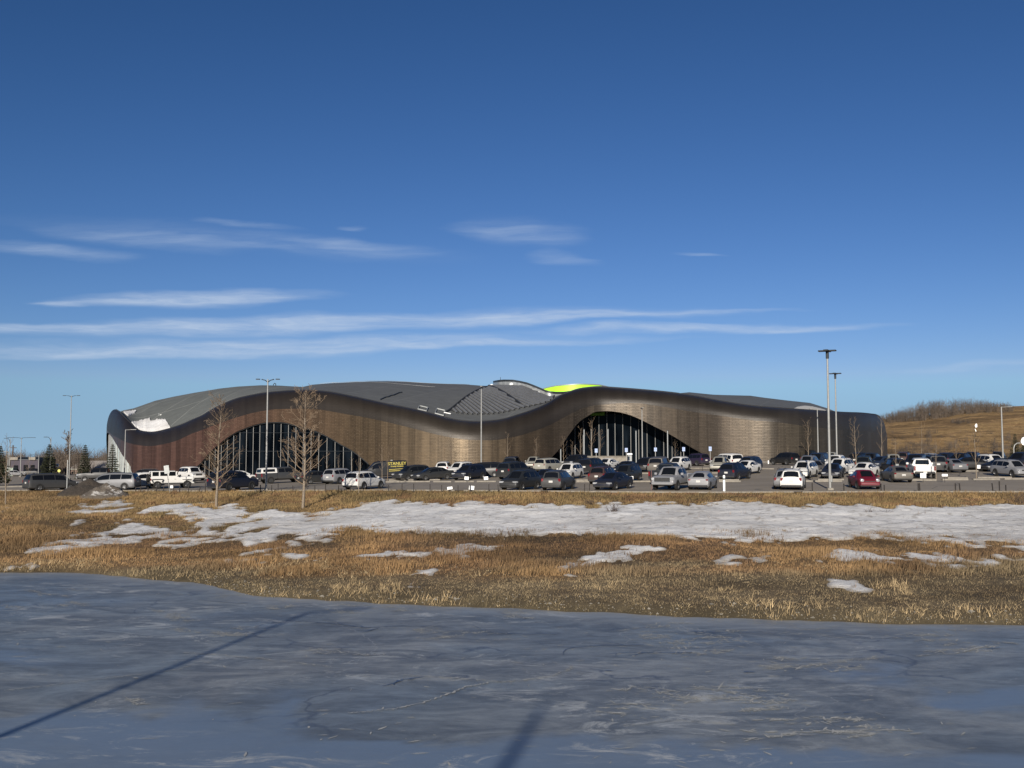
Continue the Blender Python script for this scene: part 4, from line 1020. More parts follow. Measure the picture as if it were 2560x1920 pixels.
def side_win(rings, x0, x1, sgn, lo=.10, hi=.86):
    xs = np.linspace(x0, x1, 7); v = []
    for x in xs:
        a = ring_at(rings, x, 4); b = ring_at(rings, x, 5)
        for t in (lo, hi):
            p = lerp(a, b, t); v.append((p[0], sgn*(p[1]+.012), p[2]))
    for x, y, z in list(v): v.append((x, y-sgn*.03, z))
    n = 14; f = []
    for i in range(6): a = i*2; f.append((a, a+2, a+3, a+1)); 
    f.append((0, 1, 15, 14)); f.append((12, 26, 27, 13))
    return v, f
def end_win(rings, xa, xb, t0, t1, up, wf=.93):
    """glass panel on the sloped top surface between x=xa (roof end) and x=xb (belt end)"""
    v = []
    for t in np.linspace(t0, t1, 4):
        x = xa+(xb-xa)*t; e = ring_at(rings, x, 6); c = ring_at(rings, x, 7); e5 = ring_at(rings, x, 5)
        w = e[1]*.35+e5[1]*.65
        for s in (-1, -.5, 0, .5, 1): v.append((x+up[0], s*w*wf, c[2]*(1-abs(s)*.6)+e[2]*abs(s)*.6+up[1]-(.05*(abs(s) > .9))))
    f = []
    for i in range(3):
        for j in range(4): a = i*5+j; f.append((a, a+1, a+6, a+5))
    return v, f
SPECS = {
 'suv': dict(L=4.65, W=1.86, r=.36, wb=1.36, st=[(-2.32,.42,.80,.72,.72,.74),(-2.30,.34,.88,.96,.76,.98),(-2.22,.27,.915,1.04,.74,1.07),(-1.95,.24,.93,1.06,.64,1.58),(-1.5,.22,.93,1.05,.64,1.66),(-.3,.22,.93,1.02,.64,1.69),(.35,.22,.93,1.01,.62,1.64),(.55,.22,.93,1.00,.62,1.58),(1.22,.22,.925,.99,.74,1.03),(1.75,.23,.915,.94,.74,.97),(2.12,.26,.89,.84,.70,.87),(2.27,.30,.83,.66,.66,.70),(2.32,.38,.76,.56,.6,.58)], win=[(-1.93,-1.28),(-1.2,-.32),(-.25,.78)], ws=(.55,1.22), rw=(-1.95,-2.22)),
 'suvbig': dict(L=5.1, W=2.0, r=.39, wb=1.5, st=[(-2.55,.45,.86,.85,.82,.87),(-2.53,.36,.96,1.10,.84,1.13),(-2.46,.30,.99,1.16,.84,1.20),(-2.28,.28,1.0,1.18,.76,1.76),(-1.8,.26,1.0,1.17,.74,1.86),(-.2,.26,1.0,1.15,.74,1.89),(.5,.26,1.0,1.14,.72,1.84),(.7,.26,1.0,1.13,.72,1.78),(1.30,.26,.99,1.12,.84,1.17),(1.95,.28,.98,1.08,.84,1.12),(2.42,.32,.96,1.00,.82,1.04),(2.53,.38,.92,.78,.80,.82),(2.56,.45,.88,.62,.76,.64)], win=[(-2.25,-1.5),(-1.42,-.42),(-.34,.85)], ws=(.7,1.30), rw=(-2.28,-2.46)),
 'sedan': dict(L=4.75, W=1.82, r=.34, wb=1.38, st=[(-2.37,.40,.76,.66,.70,.68),(-2.34,.32,.85,.92,.76,.95),(-2.20,.25,.89,.99,.76,1.03),(-1.72,.22,.905,.98,.74,1.06),(-1.10,.20,.91,.96,.58,1.38),(-.4,.20,.91,.94,.60,1.46),(.20,.20,.91,.92,.60,1.43),(.42,.20,.91,.91,.60,1.38),(1.25,.20,.905,.90,.74,.95),(1.8,.22,.89,.82,.72,.85),(2.2,.26,.85,.70,.66,.73),(2.33,.32,.78,.56,.60,.58),(2.37,.38,.72,.5,.55,.52)], win=[(-1.32,-.38),(-.30,.85)], ws=(.42,1.25), rw=(-1.10,-1.76)),
 'hatch': dict(L=4.3, W=1.78, r=.33, wb=1.28, st=[(-2.14,.42,.76,.70,.70,.72),(-2.12,.34,.84,.93,.76,.95),(-2.02,.25,.88,1.00,.74,1.04),(-1.55,.22,.89,1.00,.60,1.36),(-.8,.20,.89,.98,.60,1.50),(0,.20,.89,.95,.60,1.51),(.35,.20,.89,.94,.60,1.45),(1.2,.20,.885,.90,.72,.95),(1.7,.22,.87,.80,.70,.84),(2.02,.26,.83,.66,.64,.70),(2.14,.32,.76,.54,.58,.56)], win=[(-1.6,-.75),(-.68,.9)], ws=(.35,1.2), rw=(-1.35,-2.02)),
 'minivan': dict(L=5.1, W=1.98, r=.35, wb=1.53, st=[(-2.55,.42,.84,.78,.80,.80),(-2.53,.32,.93,1.02,.82,1.04),(-2.46,.25,.97,1.08,.82,1.12),(-2.22,.22,.98,1.08,.70,1.66),(-1.6,.20,.98,1.06,.70,1.74),(0,.20,.98,1.02,.70,1.75),(.75,.20,.98,.99,.68,1.66),(1.0,.20,.98,.98,.68,1.58),(1.85,.22,.96,.94,.76,.99),(2.25,.25,.91,.84,.72,.88),(2.48,.30,.84,.66,.64,.70),(2.55,.38,.76,.54,.58,.56)], win=[(-2.2,-1.15),(-1.08,.02),(.09,1.3)], ws=(1.0,1.85), rw=(-2.22,-2.46)),
 'beetle': dict(L=4.25, W=1.81, r=.35, wb=1.26, st=[(-2.12,.42,.60,.62,.5,.64),(-2.08,.32,.76,.84,.6,.87),(-1.85,.25,.86,.98,.6,1.06),(-1.45,.22,.90,1.02,.56,1.22),(-.9,.2,.9,1.0,.58,1.40),(-.35,.2,.9,.98,.62,1.54),(.2,.2,.9,.97,.62,1.54),(.5,.2,.9,.96,.61,1.49),(1.15,.2,.9,.95,.70,1.02),(1.5,.22,.89,.90,.68,.96),(1.82,.26,.86,.80,.62,.86),(2.04,.32,.80,.64,.56,.70),(2.13,.4,.74,.52,.5,.56)], win=[(-1.35,-.5),(-.42,.85)], ws=(.5,1.15), rw=(-.95,-1.6)),
}
def disc_wheel(r, w, side, dark):
    t = MB(); n = 20; prof = [(r*.62, w/2), (r*.93, w/2), (r, w*.34), (r, -w*.34), (r*.93, -w/2), (r*.3, -w/2)]
    vs = []; fs = []
    for i in range(n):
        a = 2*math.pi*i/n
        for q, y in prof: vs.append((math.cos(a)*q, side*y, math.sin(a)*q))
    k = len(prof)
    for i in range(n):
        for j in range(k-1): i2 = (i+1) % n; fs.append((i*k+j, i2*k+j, i2*k+j+1, i*k+j+1))
    fs.append(tuple(i*k+k-1 for i in range(n)))
    rim = MB(); v2 = [(0, side*w*.36, 0)]
    for i in range(n):
        a = 2*math.pi*i/n; v2 += [(math.cos(a)*r*.62, side*w*.5, math.sin(a)*r*.62), (math.cos(a)*r*.56, side*w*(.40 if i % 4 else .2), math.sin(a)*r*.56), (math.cos(a)*r*.18, side*w*.42, math.sin(a)*r*.18)]
    f2 = []
    for i in range(n):
        a, b = 1+i*3, 1+((i+1) % n)*3
        f2 += [(a, b, b+1, a+1), (a+1, b+1, b+2, a+2), (a+2, b+2, 0)]
    return vs, fs, v2, f2
def add_wheels(root, sp, dark=False, arch=True, rr=None):
    r = rr or sp['r']; w = .22
    for sx in (1, -1):
        for sy in (1, -1):
            vs, fs, v2, f2 = disc_wheel(r, w, sy, dark)
            wh = mobj('wheel', vs, fs, M['tyre'], root, 40); wh.location = (sx*sp['wb'], sy*(sp['W']/2-.085), r)
            rm_ = mobj('rim', v2, f2, M['drim'] if dark else M['rim'], wh, 30)
            if arch:
                a = MB(); n = 16; pts = []
                yy_ = sy*(sp['W']/2*1.0+.006)
                vs = [(sx*sp['wb'], yy_, r)]
                for i in range(n+1):
                    an = -.35+(math.pi+.7)*i/n; vs.append((sx*sp['wb']+math.cos(an)*(r+.075), yy_, r+math.sin(an)*(r+.075)))
                a.add(vs, [(0, i+1, i+2) for i in range(n)]); a.build('wheel_arch', M['trim'], root)
def car(kind, paintm, name='parked_car', lights='normal', drim=False):
    sp = SPECS[kind]; root = empty(name, (0, 0, 0))
    v, f, rings = loft(sp['st']); body = mobj('body', v, f, paintm, root, 38)
    for s in (1, -1):
        for x0, x1 in sp['win']:
            a, b = side_win(rings, x0, x1, s); mobj('side_window', a, b, M['glass'], root, 60)
    xa, xb = sp['ws']; a, b = end_win(rings, xa, xb, .05, .97, (.012, .014)); mobj('windshield', a, b, M['glass'], root, 60)
    xa, xb = sp['rw']; a, b = end_win(rings, xa, xb, .10, .92, (-.016, .014), .90); mobj('rear_window', a, b, M['glass'], root, 60)
    H = sp['W']/2; xr, xf = sp['st'][1][0], sp['st'][-2][0]; zb_r = sp['st'][1][3]; zb_f = sp['st'][-3][3]
    big = kind == 'suvbig'
    for s in (1, -1):
        if kind == 'beetle': mb = MB(); mb.tube([(1.72, s*.62, .80), (2.02, s*.62, .76), (2.06, s*.62, .76)], [.14, .15, .10], 14); mb.build('headlight', M['headl'], root, 50)
        else: mb = MB(); mb.box((xf-.13, s*(H*.70), zb_f-.10), (.34, .40, .15 if not big else .24), -s*.32, 0, .03); mb.build('headlight', M['headl'], root)
        mb = MB(); mb.box((xr+.07, s*(H*.80), zb_r-.06), (.18, .22 if kind != 'minivan' else .15, .15 if kind in ('sedan', 'hatch', 'beetle') else .26), s*.18, 0, .03); mb.build('taillight', M['taill'], root)
        fx = sp['ws'][1]-.38; wz = sp['st'][-5][3]
        mb = MB(); mb.box((fx, s*(H+.09), wz+.10), (.13, .19, .14), 0, 0, .04); mb.build('mirror', paintm, root)
        hd = MB(); hd.box((.1, s*(H*.985), wz-.13), (.18, .02, .03)); hd.build('door_handle', M['trim'], root)
    mb = MB(); mb.box((xf-.03, 0, zb_f-.16), (.10, H*.95, .20 if not big else .34), 0, 0, .03); mb.build('grille', M['trim'], root)
    mb = MB(); mb.box((xf-.12, 0, .36), (.34, H*1.72, .17), 0, 0, .05); mb.build('front_bumper', M['trim'], root)
    mb = MB(); mb.box((xr+.10, 0, .38), (.28, H*1.76, .20 if kind != 'sedan' else .15), 0, 0, .05); mb.build('rear_bumper', M['trim'], root)
    mb = MB(); mb.box((xr-.015, 0, zb_r-.18 if kind not in ('sedan',) else zb_r-.20), (.03, .34, .17)); mb.build('number_plate', M['plate'], root)
    if kind in ('suv', 'suvbig'):
        for s in (1, -1):
            zt = sp['st'][5][5]; mb = MB(); mb.tube([(-1.75, s*.60, zt-.03), (-1.6, s*.60, zt+.05), (.1, s*.60, zt+.06), (.3, s*.6, zt-.02)], .018, 5); mb.build('roof_rail', M['trim'], root)
    add_wheels(root, sp, drim)
    return root
def pickup(paintm, name='pickup_truck', cap=False, rough=False):
    sp = dict(W=2.03, r=.41, wb=1.83); root = empty(name, (0, 0, 0))
    st = [(-.98,.50,1.0,1.24,.80,1.27),(-.93,.48,1.0,1.25,.74,1.82),(-.55,.46,1.01,1.25,.72,1.90),(.6,.46,1.01,1.24,.72,1.92),(.85,.46,1.01,1.22,.70,1.85),(1.42,.46,1.0,1.20,.84,1.25),(2.1,.46,1.0,1.18,.86,1.22),(2.70,.48,.99,1.10,.84,1.15),(2.86,.52,.95,.88,.82,.92),(2.90,.55,.9,.70,.8,.72)]
    v, f, rings = loft(st); mobj('cab', v, f, paintm, root, 38)
    for s in (1, -1):
        for x0, x1 in ((-.80,-.05),(.03,1.05)):
            a, b = side_win(rings, x0, x1, s); mobj('side_window', a, b, M['glass'], root, 60)
    a, b = end_win(rings, .85, 1.42, .05, .97, (.012, .016)); mobj('windshield', a, b, M['glass'], root, 60)
    mb = MB(); mb.add([(-1.0,-.66,1.34),(-1.0,.66,1.34),(-.965,.60,1.78),(-.965,-.60,1.78)], [(0,3,2,1)]); mb.build('rear_window', M['glass'], root)
    # box: side walls, tailgate and floor
    mb = MB()
    for s in (1, -1): mb.box((-1.93, s*.96, .90), (1.92, .12, .72), 0, 0, .04)
    mb.box((-1.93, 0, .70), (1.9, 1.85, .3)); mb.build('cargo_bed', paintm, root)
    mb = MB(); mb.box((-2.90, 0, .95), (.09, 1.62, .60), 0, 0, .03); mb.build('tailgate', paintm, root)
    if cap:
        capst = [(-2.92,1.24,.98,1.28,.80,1.30),(-2.84,1.22,1.0,1.28,.80,1.80),(-2.6,1.22,1.0,1.28,.80,1.86),(-1.06,1.22,1.0,1.28,.80,1.88),(-1.0,1.24,1.0,1.28,.80,1.84)]
        v, f, cr_ = loft(capst); mobj('canopy', v, f, M['white'] if cap == 'white' else paintm, root, 38)
        for s in (1, -1): a, b = side_win(cr_, -2.7, -1.25, s, .22, .84); mobj('canopy_window', a, b, M['glass'], root, 60)
        mb = MB(); mb.add([(-2.945,-.70,1.36),(-2.945,.70,1.36),(-2.875,.66,1.74),(-2.875,-.66,1.74)], [(0,3,2,1)]); mb.build('rear_glass', M['glass'], root)
    for s in (1, -1):
        mb = MB(); mb.box((2.76, s*.80, .98), (.26, .34, .20), -s*.25, 0, .03); mb.build('headlight', M['headl'], root)
        mb = MB(); mb.box((-2.90, s*.93, 1.02), (.12, .16, .42), 0, 0, .02); mb.build('taillight', M['taill'], root)
        mb = MB(); mb.box((1.10, s*1.16, 1.34), (.15, .24, .22), 0, 0, .04); mb.build('mirror', M['trim'] if rough else paintm, root)
    mb = MB(); mb.box((2.88, 0, .92), (.08, 1.30, .34), 0, 0, .05); g = mb.build('grille', M['trim'], root)
    mb = MB()
    for z in (.76, 1.10): mb.box((2.925, 0, z), (.05, 1.36, .05), 0, 0, .015)
    for s in (1, -1): mb.box((2.925, s*.67, .93), (.05, .05, .36), 0, 0, .015)
    mb.build('grille_surround', M['chrome'], root)
    mb = MB(); mb.box((2.88, 0, .60), (.24, 1.86, .20), 0, 0, .05); mb.build('front_bumper', M['silver'] if not rough else M['trim'], root)
    mb = MB(); mb.box((-3.0, 0, .62), (.18, 1.84, .20), 0, 0, .04); mb.build('rear_bumper', M['trim'], root)
    mb = MB(); mb.box((-3.10, 0, .62), (.03, .34, .17)); mb.build('number_plate', M['plate'], root)
    mb = MB(); mb.box((0, 0, .50), (4.9, 1.2, .22)); mb.build('chassis', M['trim'], root)
    add_wheels(root, sp, rough)
    return root
def jeep():
    root = empty('off_road_car', (0, 0, 0)); sp = dict(W=1.80, r=.41, wb=1.50)
    mb = MB(); mb.box((-.35, 0, .90), (3.55, 1.58, .66), 0, 0, .05); mb.box((1.60, 0, .98), (1.25, 1.30, .50), 0, -.03, .06); mb.box((.2, 0, .62), (4.2, 1.3, .2)); mb.build('body', M['white'], root)
    mb = MB(); mb.box((-.88, 0, 1.80), (2.42, 1.46, .10), 0, 0, .04)
    for s in (1, -1):
        for x in (-2.06, -1.28, -.40, .42): mb.box((x, s*.70, 1.50), (.13, .07, .58))
        mb.box((-.80, s*.71, 1.27), (2.55, .07, .12)); mb.box((.62, s*.68, 1.50), (.07, .08, .62), 0, .5)
    mb.build('hardtop', M['white'], root)
    for s in (1, -1):
        for x0, x1 in ((-2.0,-1.34),(-1.22,-.46),(-.34,.36)):
            mb = MB(); mb.box(((x0+x1)/2, s*.70, 1.54), (x1-x0, .03, .46)); mb.build('side_window', M['glass'], root)
        mb = MB(); mb.box((1.5, s*.80, .98), (1.05, .34, .07), 0, 0, .02); mb.box((2.02, s*.80, .87), (.08, .34, .22), 0, .3); mb.build('front_fender', M['white'], root)
        mb = MB(); mb.box((-1.50, s*.84, 1.0), (1.0, .20, .06), 0, 0, .02)
        for q in (1, -1): mb.box((-1.5+q*.52, s*.84, .84), (.06, .20, .34), 0, q*.4)
        mb.build('rear_fender', M['trim'], root)
        mb = MB(); mb.tube([(2.22, s*.48, 1.02), (2.27, s*.48, 1.02)], .10, 12); mb.build('headlight', M['headl'], root)
        mb = MB(); mb.box((-2.15, s*.72, .98), (.08, .13, .22)); mb.build('taillight', M['taill'], root)
        mb = MB(); mb.box((.62, s*.92, 1.32), (.12, .18, .18), 0, 0, .03); mb.build('mirror', M['trim'], root)
        mb = MB(); mb.box((-.42, s*.80, .98), (.16, .03, .03)); mb.box((.30, s*.80, .98), (.16, .03, .03)); mb.build('door_handle', M['trim'], root)
    mb = MB(); mb.add([(.80,-.62,1.27),(.80,.62,1.27),(.44,.60,1.76),(.44,-.60,1.76)], [(0,1,2,3)]); mb.build('windshield', M['glass'], root)
    mb = MB(); mb.box((-2.10, 0, 1.50), (.03, 1.1, .40)); mb.build('rear_window', M['glass'], root)
    mb = MB(); mb.box((2.24, 0, .98), (.05, 1.2, .38)); mb.build('grille', M['white'], root)
    mb = MB(); mb.box((2.36, 0, .64), (.26, 1.60, .18), 0, 0, .04); mb.build('front_bumper', M['trim'], root)
    mb = MB(); mb.box((-2.25, 0, .62), (.22, 1.60, .18), 0, 0, .04); mb.build('rear_bumper', M['trim'], root)
    vs, fs, v2, f2 = disc_wheel(.40, .25, 1, True); w = mobj('spare_wheel', vs, fs, M['tyre'], root, 40); w.location = (-2.34, 0, 1.12); w.rotation_euler = (0, 0, R(90)); mobj('rim', v2, f2, M['drim'], w, 30)
    mb = MB(); mb.box((0, 0, .55), (2.0, 1.72, .12)); mb.build('side_step', M['trim'], root)
    add_wheels(root, sp, True, False)
    return root
def cargo_van():
    root = empty('cargo_van', (0, 0, 0)); sp = dict(W=2.0, r=.36, wb=1.75)
    st = [(-2.78,.40,.94,1.10,.88,2.05),(-2.72,.32,1.0,1.20,.88,2.12),(-2.0,.28,1.0,1.20,.88,2.16),(.6,.28,1.0,1.20,.88,2.16),(1.05,.28,1.0,1.20,.84,2.08),(1.25,.28,1.0,1.20,.82,1.98),(2.05,.28,.98,1.12,.80,1.24),(2.55,.32,.94,1.0,.76,1.06),(2.76,.38,.86,.80,.7,.84),(2.80,.45,.8,.66,.66,.68)]
    v, f, rings = loft(st, .985); mobj('body', v, f, M['black'], root, 38)
    for s in (1, -1):
        a, b = side_win(rings, .45, 1.55, s, .12, .84); mobj('side_window', a, b, M['glass'], root, 60)
        mb = MB(); mb.box((2.55, s*.76, .92), (.34, .34, .18), -s*.3, 0, .03); mb.build('headlight', M['headl'], root)
        mb = MB(); mb.box((-2.76, s*.90, 1.2), (.08, .12, .5)); mb.build('taillight', M['taill'], root)
        mb = MB(); mb.box((1.55, s*1.14, 1.38), (.12, .2, .26), 0, 0, .03); mb.build('mirror', M['trim'], root)
    a, b = end_win(rings, 1.25, 2.05, .05, .95, (.014, .02)); mobj('windshield', a, b, M['glass'], root, 60)
    mb = MB(); mb.box((2.74, 0, .72), (.10, 1.2, .26), 0, 0, .03); mb.build('grille', M['trim'], root)
    mb = MB(); mb.box((2.66, 0, .46), (.30, 1.84, .2), 0, 0, .05); mb.build('front_bumper', M['trim'], root)
    mb = MB(); mb.box((-2.78, 0, .46), (.18, 1.9, .2), 0, 0, .05); mb.build('rear_bumper', M['trim'], root)
    mb = MB(); mb.box((-2.81, 0, .9), (.03, .34, .17)); mb.build('number_plate', M['plate'], root)
    mb = MB(); mb.box((-1.0, 0, 2.2), (.3, .3, .18), 0, 0, .05); mb.build('roof_vent', M['beige'], root)
    yel = simple('yellow_lettering', (.42,.35,.07), .6)
    # the side seen from the pond is the vehicle's left (+y) flank
    def lettering(txt, size, x, z, sx=1.0):
        c = bpy.data.curves.new('lettering', 'FONT'); c.body = txt; c.size = size; c.extrude = .006; c.align_x = 'CENTER'; c.offset = .008
        c.materials.append(yel); o = bpy.data.objects.new('lettering', c); COL.objects.link(o); o.parent = root
        bpy.context.view_layer.update(); me = bpy.data.meshes.new_from_object(o.evaluated_get(bpy.context.evaluated_depsgraph_get())); bpy.data.objects.remove(o)
        o = bpy.data.objects.new('lettering', me); COL.objects.link(o); o.parent = root
        o.rotation_euler = (math.pi/2, 0, math.pi); o.location = (x, 1.0, z); o.scale = (sx, 1, 1)
        return o
    lettering('STANLEY', .50, -1.52, 1.66, 1.12); lettering('Security Solutions', .22, -1.52, 1.42, .98)
    mb = MB(); mb.add([(-2.5,1.012,1.15),(-2.5,1.012,1.20),(-.50,1.012,1.13),(-.50,1.012,1.07)], [(0,1,2,3)]); mb.build('yellow_stripe', yel, root)
    mb = MB(); mb.add([(-2.2,1.012,.93),(-2.2,1.012,.99),(-.50,1.012,.95),(-.50,1.012,.88)], [(0,1,2,3)]); mb.build('yellow_stripe', yel, root)
    add_wheels(root, sp, True)
    return root
PROTO = {}
def repaint(o, old, new):
    for c in o.children:
        for i, sl in enumerate(c.material_slots):
            if sl.material == old: sl.link = 'OBJECT'; sl.material = new
def place(px, py, kind, color, a, label):
    """stand a vehicle where the photo shows its wheels touch the asphalt; a = heading, 0 pointing away from the camera, + to the right"""
    x, D, z = hit(px, py, 70, 330); a = a+math.degrees(math.atan2(x, D)); dx = 0
    key = kind
    if key not in PROTO:
        base = M['white']
        if kind == 'pickup': r_ = pickup(base)
        elif kind == 'pickupcap': r_ = pickup(base, cap='body')
        elif kind == 'pickupwcap': r_ = pickup(M['grey'], cap='white', rough=True)
        elif kind == 'jeep': r_ = jeep()
        elif kind == 'cargo': r_ = cargo_van()
        else: r_ = car(kind, base, {'minivan': 'minivan'}.get(kind, 'parked_car'), drim=kind == 'suvbig')
        PROTO[key] = r_; root = r_
        first = True
    else:
        root = copy_tree(PROTO[key]); first = False
        root_old = PROTO[key]['paint']
    if kind not in ('jeep', 'cargo', 'pickupwcap'):
        old = M['white'] if first else M[root_old]
        if M[color] != old:
            for c in root.children:
                for sl in c.material_slots:
                    if sl.material == old and (c.name.split('.')[0] not in ('front_bumper',)):
                        sl.link = 'OBJECT'; sl.material = M[color]
    if first: root['paint'] = color
    ang = math.pi/2-R(a)     # model faces +x; heading a measured from +y towards +x
    yd = float(D)+1.2
    # the near wheels stand on the clicked line: shift the centre back by the half depth of the footprint
    h = 2.3*abs(math.cos(R(a)))+.9*abs(math.sin(R(a))); cy_ = D+h*.80; cx_ = x*cy_/D
    z0 = float(Zlot(cx_, cy_))+.035
    root.location = (cx_+dx, cy_, z0)
    # pitch the vehicle with the slope of the lot
    e = .5; gx_ = (float(Zlot(cx_+e, cy_))-float(Zlot(cx_-e, cy_)))/(2*e); gy_ = (float(Zlot(cx_, cy_+e))-float(Zlot(cx_, cy_-e)))/(2*e)
    nrm = Vector((-gx_, -gy_, 1)).normalized(); q = Vector((0, 0, 1)).rotation_difference(nrm)
    root.rotation_mode = 'QUATERNION'; root.rotation_quaternion = q @ Matrix.Rotation(ang, 4, 'Z').to_quaternion()
    cat_ = {'suv': 'car', 'suvbig': 'car', 'sedan': 'car', 'hatch': 'car', 'beetle': 'car', 'minivan': 'minivan', 'pickup': 'pickup truck', 'pickupcap': 'pickup truck', 'pickupwcap': 'pickup truck', 'jeep': 'car', 'cargo': 'van'}[kind]
    if kind.startswith('pickup'): root.name = 'pickup_truck'
    tag(root, label, cat_, 'vehicles parked in the lot')
    return root
